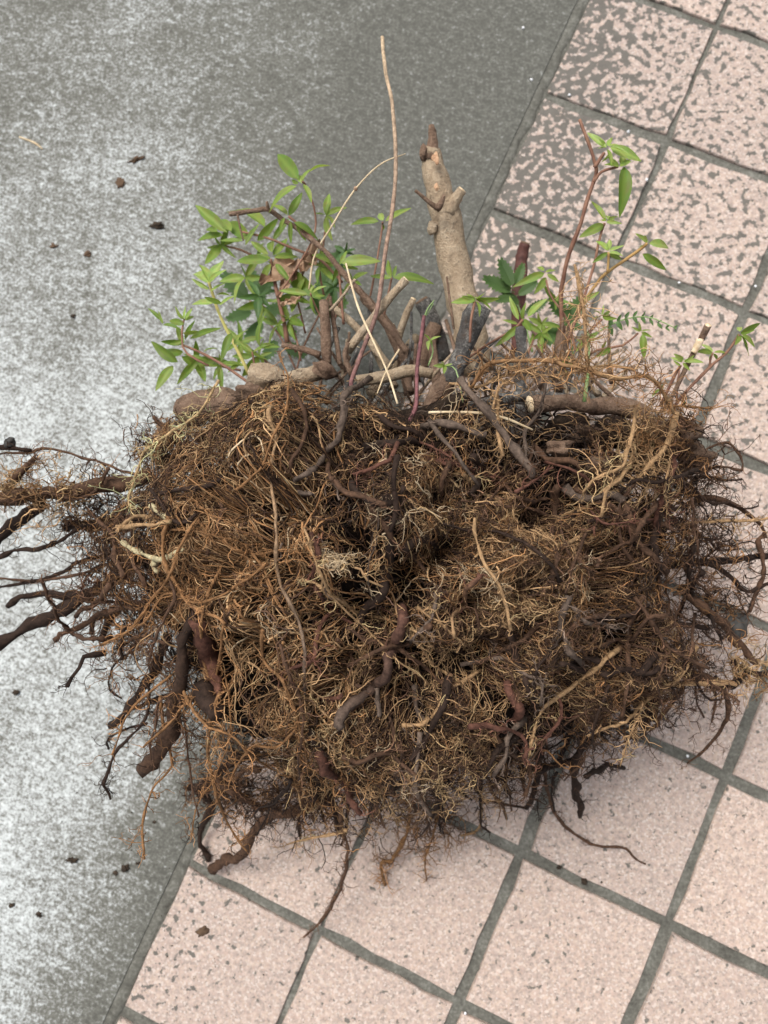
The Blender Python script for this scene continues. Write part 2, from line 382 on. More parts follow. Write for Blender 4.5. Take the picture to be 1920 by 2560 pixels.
# left side: dark roots reaching out over the concrete
R_('340,1170 281,1214 248,1247 182,1291 120,1323 47,1356 -40,1412', 30, 22, (0.17, 0.16, 0.15), 'dark', fuzz=.3)
R_('195,1292 150,1284 109,1283 55,1287 11,1309', 22, 10, (0.155, 0.16), 'dark', fuzz=.3)
R_('330,1025 292,1035 164,1057 73,1068 -60,1075', 30, 30, (0.205, 0.215), 'brown', fuzz=1.2)
R_('85,1080 73,1101 22,1141 -40,1195', 24, 20, (0.195, 0.17), 'dark', fuzz=.8)
R_('20,1060 33,1032 77,988', 18, 11, (0.2, 0.22), 'brown', fuzz=2)
R_('-40,960 0,966 69,973', 12, 8, (0.2, 0.2), 'dark', fuzz=1)
R_('-30,984 0,981 58,981 95,968 146,977 182,992 219,999 270,1017 320,1030', 5, 6, (0.2, 0.19), 'brown', fuzz=.6)
R_('340,1090 270,1119 182,1137 120,1174 84,1187 29,1192 -30,1235', 11, 8, (0.19, 0.18), 'dark', fuzz=.8)
R_('300,1190 182,1210 135,1232 91,1250 44,1261 -30,1275', 9, 6, (0.16, 0.15), 'dark', fuzz=.6)
R_('250,1215 175,1238 120,1248 60,1255 -30,1246', 7, 5, (0.16, 0.15), 'brown', fuzz=.5)
R_('400,1285 292,1305 237,1320 200,1338 146,1363 117,1382', 14, 10, (0.22, 0.17), 'brown', fuzz=.5)
R_('250,1315 237,1338 219,1382', 22, 16, (0.15, 0.14), 'dark', fuzz=.3)
R_('225,1330 205,1345 197,1374', 12, 9, (0.15, 0.14), 'dark', fuzz=.2)
R_('300,1120 235,1130 165,1134 140,1142', 34, 18, (0.16, 0.15), 'dark', fuzz=2)
R_('360,1375 344,1426 319,1462 293,1499 268,1539 239,1568', 20, 16, (0.17, 0.15), 'dark', fuzz=.5)
R_('425,1320 397,1389 395,1426 384,1481 377,1535 363,1590 341,1637 304,1663', 22, 29, (0.275, 0.265, 0.25, 0.23, 0.21), 'dark', fuzz=.5, rough=.2, c2='brown')
R_('330,1430 319,1481 315,1554 282,1590 246,1630 231,1674 224,1696 239,1725', 7, 5, (0.17, 0.14), 'dark', fuzz=.8)
R_('315,1560 308,1565 271,1575 231,1597 235,1619', 6, 4, (0.145, 0.13), 'dark', fuzz=.6)
R_('400,1500 370,1506 319,1514 282,1535', 14, 8, (0.15, 0.12), 'black', fuzz=.4)
R_('300,1400 262,1420 240,1450 236,1490 262,1510', 5, 4, (0.14, 0.13), 'dark', fuzz=.6)
R_('560,1625 501,1645 457,1689 428,1703 403,1703', 22, 9, (0.10, 0.05), 'dark', fuzz=1.5)
R_('425,1700 457,1736 436,1783 432,1827 450,1862', 16, 9, (0.05, 0.02, 0.004), 'dark', fuzz=.7)
R_('720,1715 683,1736 592,1761 545,1794 519,1845 494,1860 461,1874', 22, 17, (0.12, 0.08, 0.012), 'brown', fuzz=.5)
R_('735,1740 742,1783 753,1845 742,1893 727,1936 698,1984 658,2024', 10, 4, (0.15, 0.12, 0.06, 0.01), 'brown', fuzz=.7)
R_('750,1796 742,1798 683,1809 618,1827', 8, 4, (0.14, 0.12), 'tan', fuzz=1)
R_('650,1640 647,1765 645,1812', 7, 6, (0.12, 0.08), 'dark', fuzz=0)
R_('670,1690 683,1718 705,1783', 9, 6, (0.12, 0.08), 'dark', fuzz=.6)
R_('700,1700 725,1745 735,1790', 16, 10, (0.10, 0.07), 'dark', fuzz=.6)
R_('470,1334 485,1375 492,1404 499,1447 505,1480', 40, 34, 0.004, 'red', fuzz=0, label='reddish peeled root stub')
R_('478,1470 495,1490 512,1512', 52, 40, 0.004, 'dark', fuzz=0)
R_('303,1178 328,1192 365,1207 397,1209 437,1192', 14, 10, 0.002, 'cream', fuzz=0, wig=.3, label='pale fleshy worm-like root')
R_('360,1102 380,1118 400,1132', 12, 9, 0.0, 'cream', fuzz=0, wig=.3)
R_('378,1212 372,1225 385,1236', 15, 11, 0.002, 'cream', fuzz=0, wig=.3)
R_('252,1145 292,1116 328,1117 357,1134', 9, 7, (0.25, 0.26), 'tan', fuzz=.3)
R_('324,1154 383,1148 437,1141', 10, 8, 0.01, 'tan', fuzz=.4)
R_('423,1134 408,1174 412,1221 437,1258 463,1298 510,1320 540,1338', 10, 8, 0.008, 'orange', fuzz=.5)
R_('525,875 485,937 430,973 379,1006 365,1039 350,1075 350,1112', 7, 4, 0.012, 'gold', fuzz=1.6)
# middle of the ball
R_('628,933 624,951 639,988 635,1028 637,1083 644,1137 650,1192 653,1247 668,1287 690,1327 697,1374 695,1462', 9, 7, 0.012, 'tan', fuzz=.25, c2='grey')
R_('661,893 690,926 695,966 683,1010 666,1035 668,1061', 10, 8, 0.010, 'brown', fuzz=.4)
R_('814,882 774,911 766,955 752,1003 734,1035 701,1061 679,1075 686,1097 708,1097', 18, 9, 0.012, 'grey', fuzz=.3)
R_('734,1035 741,1068 766,1090 810,1105 839,1116', 13, 10, 0.008, 'brown', fuzz=.4)
R_('843,1083 847,1156 847,1210 839,1247 828,1283 803,1316 792,1349', 26, 20, -0.004, 'dark', fuzz=.5)
R_('869,1294 876,1334 861,1374 847,1411 828,1440 800,1462 768,1499 749,1528', 22, 24, 0.008, 'red', fuzz=.2, c2='grey')
R_('826,1450 833,1477 828,1499', 14, 9, 0.010, 'grey', fuzz=0)
R_('759,1467 735,1472 715,1470', 11, 7, 0.008, 'red', fuzz=.5)
R_('777,1404 836,1374 883,1363 920,1334', 9, 11, 0.012, 'brown', fuzz=.3)
R_('1010,1248 989,1269 974,1302 960,1323 963,1356', 13, 6, 0.012, 'red', fuzz=.3, c2='tan')
R_('985,880 1014,930 1044,970 1076,1010 1102,1046 1107,1068', 15, 20, 0.010, 'grey', fuzz=.3)
R_('920,962 963,1017 1011,1083', 10, 6, 0.010, 'grey', fuzz=0)
R_('962,1015 952,1054 945,1086', 14, 10, 0.002, 'brown', fuzz=.3)
R_('905,999 963,1024', 6, 5, 0.006, 'red', fuzz=.5)
R_('803,995 847,988 901,988', 18, 15, 0.002, 'dark', fuzz=.6)
R_('901,955 974,959 1029,973', 15, 17, 0.004, 'grey', fuzz=.4)
R_('1076,1097 1110,1072 1145,1050', 8, 6, 0.012, 'red', fuzz=.2)
R_('1131,1043 1174,1050 1236,1086', 7, 6, 0.012, 'red', fuzz=.2)
R_('1010,1010 1020,1050 1005,1090', 18, 14, 0.0, 'dark', fuzz=.4)
R_('1100,1560 1060,1590 1040,1630', 12, 9, 0.0, 'dark', fuzz=.4)
R_('870,1190 905,1180 940,1190', 24, 18, -0.004, 'dark', fuzz=.3)
# right side
R_('1171,1083 1200,1101 1236,1097 1262,1090 1295,1097', 16, 15, 0.008, 'grey', fuzz=.4)
R_('1371,885 1368,937 1353,981 1346,1006 1309,1024 1280,1039 1258,1061', 9, 6, (0.27, 0.29, 0.28), 'tan', fuzz=1.2)
R_('1349,1008 1338,1039 1313,1054 1302,1083 1298,1116', 10, 7, (0.285, 0.28), 'tan', fuzz=.6)
R_('1116,1006 1145,1024 1193,1024 1211,1039', 16, 14, 0.006, 'brown', fuzz=.3)
R_('1357,1105 1324,1141 1302,1178 1269,1192 1236,1214 1233,1229', 11, 7, 0.010, 'brown', fuzz=.4)
R_('1298,1283 1331,1327 1357,1367 1382,1385 1419,1407 1455,1422', 9, 8, 0.012, 'brown', fuzz=.5)
R_('1291,1367 1324,1327 1371,1316', 9, 8, 0.012, 'brown', fuzz=.5)
R_('1300,1380 1270,1410 1249,1426 1209,1462 1154,1495 1136,1528 1125,1565 1119,1594', 12, 7, 0.002, 'tan', fuzz=.8)
R_('1067,1441 1085,1492 1088,1517', 16, 20, 0.006, 'red', fuzz=.3)
R_('1440,1030 1470,1022 1505,1021', 9, 6, (0.17, 0.16), 'black', fuzz=.5)
R_('1490,990 1543,962 1575,957 1594,977 1601,1017 1561,1008 1500,1016', 5, 6, (0.15, 0.15), 'brown', fuzz=.5)
R_('1470,1060 1520,1030 1560,1035 1601,1036', 8, 5, (0.16, 0.15), 'dark', fuzz=.6)
R_('1470,1270 1521,1316 1564,1356 1601,1393 1640,1440', 17, 13, (0.17, 0.15), 'brown', fuzz=.7)
R_('1480,1090 1560,1082 1645,1137 1641,1174 1652,1221 1641,1265 1615,1323', 13, 7, (0.17, 0.15), 'brown', fuzz=.7)
R_('1400,1135 1568,1126 1601,1125 1700,1119', 7, 6, (0.18, 0.17), 'tan', fuzz=1.0)
R_('1420,1190 1520,1215 1579,1247 1601,1269 1637,1272 1690,1250', 9, 10, (0.16, 0.15), 'dark', fuzz=.5)
R_('1420,1225 1583,1210 1637,1199 1700,1200', 14, 12, (0.15, 0.14), 'black', fuzz=.6)
R_('1400,1320 1440,1345 1490,1350 1530,1360', 13, 9, (0.18, 0.16), 'dark', fuzz=.7)
R_('1420,1400 1460,1440 1500,1465 1530,1470', 20, 12, (0.16, 0.14), 'dark', fuzz=.8)
R_('1480,1460 1563,1492 1573,1531 1568,1558 1558,1578 1532,1607 1511,1630 1487,1649', 10, 4, (0.15, 0.12, 0.08), 'brown', fuzz=.5)
R_('1530,1470 1542,1492 1545,1521 1537,1558', 9, 4, (0.14, 0.11), 'brown', fuzz=.8)
R_('1480,1450 1474,1479 1448,1516 1425,1547 1420,1565 1404,1576 1386,1568 1390,1558', 9, 6, (0.15, 0.12), 'brown', fuzz=.3)
R_('1330,1460 1339,1485 1349,1521 1362,1545 1383,1555 1414,1550', 26, 16, (0.15, 0.1), 'black', fuzz=.5)
R_('1400,1480 1415,1515 1418,1535 1412,1552', 14, 9, (0.14, 0.1), 'black', fuzz=.4)
R_('1330,1470 1373,1474 1461,1474 1526,1472 1590,1478', 9, 10, (0.18, 0.15), 'tan', fuzz=.7)
R_('1500,1458 1534,1469 1555,1487', 20, 14, (0.155, 0.14), 'brown', fuzz=.3)
R_('1545,1470 1560,1474 1592,1479 1607,1462', 15, 12, (0.14, 0.13), 'black', fuzz=.5)
R_('1590,1430 1610,1450 1640,1460 1690,1450', 10, 8, (0.14, 0.13), 'dark', fuzz=.9)
# lower edge
R_('1245,1480 1252,1524 1256,1590 1245,1663 1245,1718 1252,1765', 28, 10, (0.16, 0.12, 0.04), 'dark', fuzz=.6)
R_('1240,1510 1231,1546 1223,1608 1201,1637', 14, 10, (0.13, 0.1), 'black', fuzz=.4)
R_('1160,1665 1176,1659 1223,1652 1250,1640', 20, 15, (0.09, 0.1), 'black', fuzz=.4)
R_('1176,1655 1180,1696 1187,1729 1206,1765 1236,1799 1292,1827 1344,1831 1374,1855 1395,1866', 10, 3, (0.09, 0.04, 0.02, 0.008, 0.003), 'brown', fuzz=.3)
R_('1120,1600 1125,1630 1129,1681 1132,1710', 13, 8, (0.11, 0.06), 'dark', fuzz=.5)
R_('1165,1600 1161,1663 1150,1718 1139,1747', 16, 11, (0.12, 0.03), 'dark', fuzz=.5)
R_('1095,1580 1088,1616 1074,1681 1060,1700', 16, 9, (0.12, 0.06), 'dark', fuzz=.5)
R_('1010,1600 1019,1645 1030,1689 1045,1732', 16, 9, (0.12, 0.03), 'dark', fuzz=.5)
R_('900,1650 946,1674 983,1703 1019,1729', 12, 7, (0.11, 0.05), 'dark', fuzz=.5)
R_('1030,1725 1048,1729 1092,1740 1139,1747', 5, 5, (0.03, 0.03), 'dark', fuzz=.8)
R_('1035,1690 1041,1732 1037,1780 1026,1798 994,1805', 4, 4, (0.03, 0.005), 'tan', fuzz=.2)
R_('1290,1560 1275,1590 1262,1620', 12, 8, (0.11, 0.08), 'black', fuzz=.5)
R_('905,1600 890,1690 881,1796 855,1840 847,1858 824,1869 826,1889 834,1913', 9, 6, (0.09, 0.03, 0.004), 'orange', fuzz=1.2)
R_('960,1620 955,1730 931,1819 918,1858 921,1900', 5, 3, (0.08, 0.01), 'orange', fuzz=1)
R_('800,1700 815,1745 830,1790', 10, 5, (0.14, 0.1), 'brown', fuzz=.7)
R_('470,1690 520,1720 560,1745 610,1750', 18, 10, (0.1, 0.07), 'brown', fuzz=2.2)

# soil still stuck between the stems along the upper edge
for u, v, hh, a, b_ in ((470, 935, .215, 110, 60), (560, 925, .22, 120, 70), (660, 915, .225, 130, 70), (740, 905, .225, 110, 70), (830, 915, .22, 130, 70), (930, 905, .215, 120, 70), (1030, 925, .205, 120, 60), (1120, 930, .2, 120, 60), (1220, 935, .2, 120, 60), (1310, 945, .19, 120, 60), (400, 985, .2, 90, 60), (1400, 985, .185, 110, 70)):
    SOILQ.append((u, v, hh, a, b_))
# smaller roots woven over the ball
def weave(n, c, wpx, Lr, flow, box, lift):
    for _ in range(n):
        u0, v0 = random.uniform(box[0], box[2]), random.uniform(box[1], box[3])
        a = random.gauss(flow, 0.7); L = random.uniform(*Lr); q = [(u0, v0)]
        for k in range(5):
            a += random.gauss(0, 0.38); q.append((q[-1][0]+math.cos(a)*L/5, q[-1][1]+math.sin(a)*L/5))
        w_ = random.uniform(*wpx)
        R_(' '.join('%.0f,%.0f' % t for t in q), w_, w_*0.6, random.uniform(*lift), random.choice(c), fuzz=.8)
weave(26, ('orange', 'orange', 'tan', 'brown'), (4, 9), (150, 380), math.pi/2, (400, 1080, 720, 1480), (0.0, 0.014))
weave(26, ('brown', 'red', 'grey', 'tan'), (6, 13), (110, 260), 0.9, (700, 950, 1250, 1600), (-0.01, 0.008))
weave(30, ('brown', 'brown', 'tan', 'dark'), (5, 12), (110, 280), 2.4, (1100, 980, 1480, 1480), (-0.006, 0.010))
weave(24, ('dark', 'brown', 'grey', 'red', 'dark'), (10, 20), (90, 220), 1.4, (680, 930, 1450, 1600), (0.0, 0.006))
weave(16, ('dark', 'brown', 'brown'), (7, 14), (100, 240), 2.6, (260, 1000, 520, 1450), (-0.006, 0.006))

def fringe(n, u, v, ang, spread, Lr, h0, h1, cols, wr=(4, 9)):
    for _ in range(n):
        q = [(random.uniform(*u), random.uniform(*v))]; a = random.gauss(ang, spread); L = random.uniform(*Lr); hh = random.uniform(*h0)
        for k in range(6):
            a += random.gauss(0, 0.5); q.append((q[-1][0]+math.cos(a)*L/6, q[-1][1]+math.sin(a)*L/6))
        w_ = random.uniform(*wr); R_(' '.join('%.0f,%.0f' % t for t in q), w_, w_*0.5, (hh, max(0.01, hh+random.uniform(*h1))), random.choice(cols), fuzz=.9)
fringe(16, (1400, 1470), (980, 1420), 0.2, 0.7, (110, 210), (0.13, 0.2), (-0.05, 0.0), ('dark', 'brown', 'black', 'brown'))
fringe(10, (1240, 1420), (1480, 1560), 1.2, 0.5, (50, 110), (0.08, 0.15), (-0.06, -0.02), ('dark', 'black', 'brown'))
fringe(34, (460, 1270), (1610, 1700), 1.6, 0.6, (70, 170), (0.12, 0.2), (-0.07, -0.02), ('dark', 'brown', 'black'), (5, 13))
fringe(12, (270, 400), (1000, 1480), 2.8, 0.5, (70, 160), (0.12, 0.19), (-0.04, 0.0), ('dark', 'brown', 'dark'), (4, 10))

# ------------------------------------------------------------------ fine rootlets (uncountable): vectorised strands
PTS, RAD, CLR = [], [], []
def unit(a): return a/(np.linalg.norm(a, axis=-1, keepdims=True)+1e-12)
def walk(P, D_, L, K, wig, flow=None, proj=0.0, off=None, smooth=0.2):
    Nn = len(P); out = np.empty((Nn, K, 3)); out[:, 0] = P; d = unit(D_); st = (L/(K-1))[:, None]; nz = rng.normal(size=(Nn, 3))
    p = P.copy()
    for k in range(1, K):
        nz = smooth*nz+(1-smooth)*rng.normal(size=(Nn, 3))*1.15
        d = unit(d+wig*nz+(0 if flow is None else flow)); p = p+d*st
        if proj > 0:
            dd, s, Ln = srad(p); tgt = BC+dd*(s+off)[:, None]; pw = (proj*np.clip((dd[:, 1]+0.93)/0.22, 0.0, 1.0))[:, None]; p = p*(1-pw)+tgt*pw
        out[:, k] = p
    return out
def add(pts, r0, r1, col, vary=0.42):
    Nn, K, _ = pts.shape
    PTS.append(pts); t = np.linspace(0, 1, K)[None]
    RAD.append((np.asarray(r0).reshape(-1, 1)*(1-t)+np.asarray(r1).reshape(-1, 1)*t)*np.ones((Nn, 1)))
    CLR.append(np.asarray(col)*np.exp(rng.normal(size=(Nn, 1))*vary))
def sprout(par, n, Lr, K, wig, flow=None, spread=0.9, proj=0.0, off=None, tlo=0.1):
    Nn, Kp, _ = par.shape; i = rng.integers(0, Nn, n); k = rng.integers(max(1, int(tlo*Kp)), Kp, n)
    P = par[i, k]; T = unit(par[i, k]-par[i, k-1]); D_ = unit(T+rng.normal(size=(n, 3))*spread)
    return walk(P, D_, rng.uniform(*Lr, n), K, wig, flow, proj, None if off is None else off[i]), i
def cpick(names, w, n):
    c = np.array([PAL[k] for k in names]); return c[rng.choice(len(names), n, p=np.array(w)/sum(w))]
NZW = rng.normal(size=(14, 2))*0.013; NZP = rng.uniform(0, 6.3, 14)
def clump(u, v): return np.sin(np.stack([u, v], -1)@NZW.T+NZP).sum(-1)/3.0
def scatter(n, cu, cv, su, sv, gate=-0.3):
    u = rng.normal(cu, su, n*3); v = rng.normal(cv, sv, n*3); ok = clump(u, v) > gate
    return u[ok][:n], v[ok][:n]
def patch(n, cu, cv, su, sv, cols, wts, L, K, wig, flow, lift, r, branch, bl, down=None, gate=-0.3, b2=0):
    u, v = scatter(int(n*0.42), cu, cv, su, sv, gate); P = surf(u, v); hv = hollow(srad(P)[0]); ok = rng.random(len(u)) > np.clip(hv*9-0.3, 0, 0.97)
    u, v = u[ok], v[ok]; n = len(u); r = r*1.02; off = np.minimum(rng.uniform(*lift, n), 0.013); P = surf(u, v); dd_, ss_, _ = srad(P); P = BC+dd_*(ss_+off)[:, None]
    nrm = srad(P)[0]; rd = rng.normal(size=(n, 3)); rd -= nrm*(rd*nrm).sum(-1, keepdims=True)
    fl = None if flow is None else np.array(flow)
    D_ = unit(rd)+(0 if fl is None else fl*2.5)
    c = cpick(cols, wts, n); a = walk(P, D_, rng.uniform(*L, n), K, wig, fl, 0.55, off)
    add(a, r*rng.uniform(0.7, 1.5, n), r*0.35, c)
    if branch:
        b, i = sprout(a, int(n*branch*0.75), bl, 7, wig*1.5, fl, 1.0, 0.25, off); add(b, r*0.62, r*0.28, c[i]*1.12)
        if b2:
            e, j = sprout(b, int(n*branch*b2*0.7), (bl[0]*0.4, bl[1]*0.5), 4, wig*1.6, None, 1.1); add(e, r*0.42, r*0.25, c[i][j]*1.2)
# dark matted underlayer all round the ball
n = 4200; D0 = unit(rng.normal(size=(n, 3))); off = rng.uniform(-0.05, -0.008, n); _, s0, _ = srad(BC+D0)
P = BC+D0*(s0+off)[:, None]; a = walk(P, rng.normal(size=(n, 3)), rng.uniform(0.03, 0.09, n), 12, 0.5, None, 0.5, off)
add(a, 0.0007*rng.uniform(0.7, 1.8, n), 0.0003, cpick(('soil', 'dark', 'brown'), (5, 4, 1), n))
# brown mat all round
n = 600; D0 = unit(rng.normal(size=(n, 3))); off = rng.uniform(-0.02, 0.004, n); _, s0, _ = srad(BC+D0)
P = BC+D0*(s0+off)[:, None]; a = walk(P, rng.normal(size=(n, 3)), rng.uniform(0.03, 0.08, n), 12, 0.5, np.array([0, -0.03, -0.02]), 0.5, off)
c = cpick(('brown', 'orange', 'dark'), (4, 2, 4), n); add(a, 0.0007*rng.uniform(0.7, 1.7, n), 0.0003, c)
b, i = sprout(a, 2600, (0.008, 0.025), 6, 0.6, None, 1.0, 0.2, off); add(b, 0.0003, 0.00016, c[i]*1.15)
# local characters of the mat
dn = (0.0, -0.22, -0.03)
patch(760, 565, 1300, 85, 190, ('orange', 'tan', 'brown'), (6, 3, 2), (0.05, 0.13), 24, 0.45, dn, (0.0, 0.016), 0.0005, 5, (0.01, 0.03), b2=0)
patch(220, 640, 1560, 90, 90, ('orange', 'tan', 'gold', 'dark'), (3, 3, 1, 3), (0.02, 0.06), 16, 0.5, dn, (0.0, 0.014), 0.0005, 5, (0.01, 0.03))
patch(420, 540, 960, 120, 60, ('tan', 'gold', 'dark', 'brown'), (2, 1.5, 4, 4), (0.03, 0.08), 16, 0.42, None, (0.0, 0.014), 0.00045, 6, (0.01, 0.03), b2=1)
patch(260, 470, 1060, 80, 70, ('orange', 'tan', 'brown'), (5, 2, 3), (0.02, 0.06), 16, 0.48, (-0.05, -0.05, 0), (0.0, 0.014), 0.00045, 6, (0.01, 0.03))
patch(200, 760, 1040, 120, 80, ('orange', 'tan', 'brown', 'dark'), (2, 2, 4, 3), (0.02, 0.06), 14, 0.45, None, (-0.004, 0.01), 0.0004, 6, (0.008, 0.025), b2=1)
patch(50, 735, 1215, 28, 22, ('pale', 'gold', 'tan'), (4, 3, 2), (0.015, 0.03), 12, 0.5, None, (0.008, 0.018), 0.0004, 7, (0.005, 0.014), b2=2)
patch(330, 1110, 1170, 90, 70, ('tan', 'brown', 'pale', 'orange'), (5, 4, 1, 3), (0.02, 0.06), 14, 0.42, None, (0.002, 0.018), 0.00042, 7, (0.006, 0.022), b2=2, gate=-0.6)
patch(300, 1090, 1350, 100, 90, ('gold', 'tan', 'orange', 'brown', 'dark'), (2, 3, 2, 4, 2), (0.02, 0.07), 14, 0.40, None, (0.002, 0.018), 0.00042, 7, (0.006, 0.022), b2=2, gate=-0.6)
patch(360, 1350, 1200, 90, 110, ('tan', 'brown', 'orange', 'dark'), (2, 5, 3, 3), (0.02, 0.06), 14, 0.45, None, (0.0, 0.014), 0.00042, 6, (0.006, 0.022), b2=1)
patch(260, 1330, 1420, 100, 70, ('brown', 'tan', 'orange', 'dark'), (5, 2, 2, 3), (0.02, 0.06), 14, 0.45, None, (0.0, 0.012), 0.00042, 6, (0.006, 0.022), b2=1)
patch(280, 800, 1580, 160, 70, ('gold', 'tan', 'pale', 'brown', 'dark'), (2.5, 3, .6, 4, 3), (0.02, 0.06), 14, 0.42, (0, -0.14, -0.02), (0.0, 0.016), 0.0004, 7, (0.006, 0.02), b2=2)
patch(160, 980, 1520, 90, 70, ('gold', 'brown', 'tan', 'dark'), (2, 4, 2, 3), (0.02, 0.05), 14, 0.45, (0, -0.08, 0), (0.0, 0.014), 0.0004, 7, (0.006, 0.02), b2=2)
patch(200, 1150, 1580, 80, 40, ('brown', 'tan', 'dark'), (4, 3, 2), (0.02, 0.06), 14, 0.45, (0, -0.15, -0.03), (0.0, 0.012), 0.0004, 6, (0.006, 0.02), b2=1)
patch(260, 330, 1250, 70, 110, ('brown', 'orange', 'dark', 'tan'), (4, 4, 2, 1), (0.03, 0.08), 16, 0.35, (-0.08, -0.02, -0.01), (-0.004, 0.012), 0.00045, 5, (0.008, 0.025))
patch(170, 300, 1110, 60, 60, ('dark', 'brown', 'orange'), (4, 4, 1), (0.03, 0.07), 14, 0.45, (-0.06, 0, 0), (-0.004, 0.01), 0.00045, 5, (0.008, 0.025))
patch(260, 800, 925, 190, 35, ('brown', 'tan', 'dark', 'gold'), (4, 2, 3, 1), (0.02, 0.05), 14, 0.45, None, (0.0, 0.012), 0.0004, 5, (0.006, 0.02), b2=1, gate=-2)
patch(220, 1200, 970, 140, 50, ('brown', 'dark', 'tan', 'grey'), (4, 3, 2, 2), (0.02, 0.06), 14, 0.45, None, (-0.01, 0.008), 0.0004, 5, (0.006, 0.02), b2=1)
patch(180, 850, 1130, 140, 160, ('tan', 'pale', 'gold', 'orange'), (3, 1, 2, 3), (0.02, 0.06), 16, 0.42, None, (0.004, 0.016), 0.00042, 7, (0.006, 0.02), b2=1, gate=0.0)
patch(150, 700, 1450, 140, 130, ('tan', 'pale', 'orange'), (3, 1, 3), (0.02, 0.06), 16, 0.40, (0, -0.05, 0), (0.004, 0.016), 0.00042, 6, (0.006, 0.02), b2=1, gate=0.0)
patch(420, 575, 1150, 70, 140, ('orange', 'tan', 'brown', 'pale'), (4, 4, 3, .4), (0.07, 0.16), 30, 0.46, (0, -0.28, 0.0), (0.006, 0.013), 0.00065, 2, (0.008, 0.025), gate=-2)
patch(80, 700, 1120, 60, 120, ('tan', 'orange', 'grey'), (3, 3, 2), (0.06, 0.14), 26, 0.36, (0, -0.3, -0.02), (0.006, 0.013), 0.0007, 3, (0.008, 0.02), gate=-2)
# frizzy matted rootlets, finer than a millimetre, over the middle, the right and the upper left
for cu, cv, su, sv_, nn_ in ((1100, 1180, 120, 90, 1500), (1080, 1370, 130, 100, 1500), (1340, 1250, 100, 130, 1500), (820, 1560, 170, 80, 1400), (560, 960, 130, 70, 900), (820, 1100, 160, 110, 1100), (1200, 1520, 120, 60, 900), (380, 1200, 80, 150, 900), (560, 1450, 110, 120, 800)):
    u, v = scatter(nn_, cu, cv, su, sv_, -0.5); P = surf(u, v); dd_, ss_, _ = srad(P); ok = rng.random(len(u)) > np.clip(hollow(dd_)*7-0.3, 0, 0.9)
    dd_, ss_ = dd_[ok], ss_[ok]; n = len(ss_); off = rng.uniform(-0.008, 0.009, n); P = BC+dd_*(ss_+off)[:, None]
    a = walk(P, rng.normal(size=(n, 3)), rng.uniform(0.010, 0.028, n), 8, 0.6, None, 0.35, off, 0.1); c = cpick(('brown', 'tan', 'orange', 'dark', 'gold'), (5, 2.5, 2, 2, 1), n); add(a, 0.00027, 0.00014, c)
    b, i = sprout(a, n, (0.004, 0.010), 4, 0.6); add(b, 0.0002, 0.00012, c[i])
# loose ends that leave the ball around its rim
th = rng.uniform(0, 2*np.pi, 420); th = th[~((th > 0.5) & (th < 2.6))]; n = len(th)
dr = unit(np.stack([np.cos(th)*1.3, np.sin(th)*0.95, rng.uniform(-0.5, 0.45, n)], -1)); _, s0, _ = srad(BC+dr)
P = BC+dr*(s0-0.01)[:, None]
a = walk(P, dr+rng.normal(size=(n, 3))*0.9, rng.uniform(0.012, 0.055, n), 12, 0.62, np.array([0, -0.02, -0.02])); a[..., 2] = np.maximum(a[..., 2], 0.003)
c = cpick(('dark', 'brown', 'orange', 'tan'), (3, 5, 3, 1), n); add(a, 0.0008*rng.uniform(0.6, 1.9, n), 0.0003, c)
b, i = sprout(a, n*6, (0.006, 0.02), 6, 0.6, None, 1.0); b[..., 2] = np.maximum(b[..., 2], 0.003); add(b, 0.0003, 0.00016, c[i]*1.1)
# rootlets on the single roots
for P_, R__, c_, fz in ROOTLINES:
    L = np.linalg.norm(np.diff(P_, axis=0), axis=1).sum(); n = int(L*fz*260)+1
    k = rng.integers(1, len(P_), n); T = unit(P_[k]-P_[k-1]); D_ = unit(T*0.4+rng.normal(size=(n, 3)))
    Ls = np.minimum(rng.uniform(0.004, 0.022, n)*(1+0.5*(fz > 1.1)), 0.04)
    a = walk(P_[k], D_, Ls, 8, 0.5); a[..., 2] = np.maximum(a[..., 2], 0.002)
    cc = np.minimum(c_*rng.uniform(0.9, 2.0, (n, 1)), 0.5); add(a, np.minimum(0.00045, R__[k]*0.5), 0.00018, cc)
    b, i = sprout(a, n*2, (0.003, 0.010), 4, 0.6, None, 1.0); b[..., 2] = np.maximum(b[..., 2], 0.002); add(b, 0.00026, 0.00015, cc[i])
def tuft(u, v, h, su, n, L, cols, wts, flow=(0, -0.05, -0.03)):
    P = px(rng.normal(u, su, n), rng.normal(v, su, n), np.maximum(rng.normal(h, 0.012, n), 0.006)); c = cpick(cols, wts, n)
    a = walk(P, rng.normal(size=(n, 3)), rng.uniform(*L, n), 11, 0.5, np.array(flow)); a[..., 2] = np.maximum(a[..., 2], 0.002); add(a, 0.0005*rng.uniform(.6, 1.6, n), 0.0002, c)
    b, i = sprout(a, n*4, (0.005, 0.018), 6, 0.6); b[..., 2] = np.maximum(b[..., 2], 0.002); add(b, 0.0003, 0.00016, c[i]*1.1)
OB = (('orange', 'brown', 'red'), (4, 3, 1)); BD_ = (('brown', 'dark', 'orange'), (4, 3, 2)); TG = (('tan', 'orange', 'gold'), (4, 3, 2))
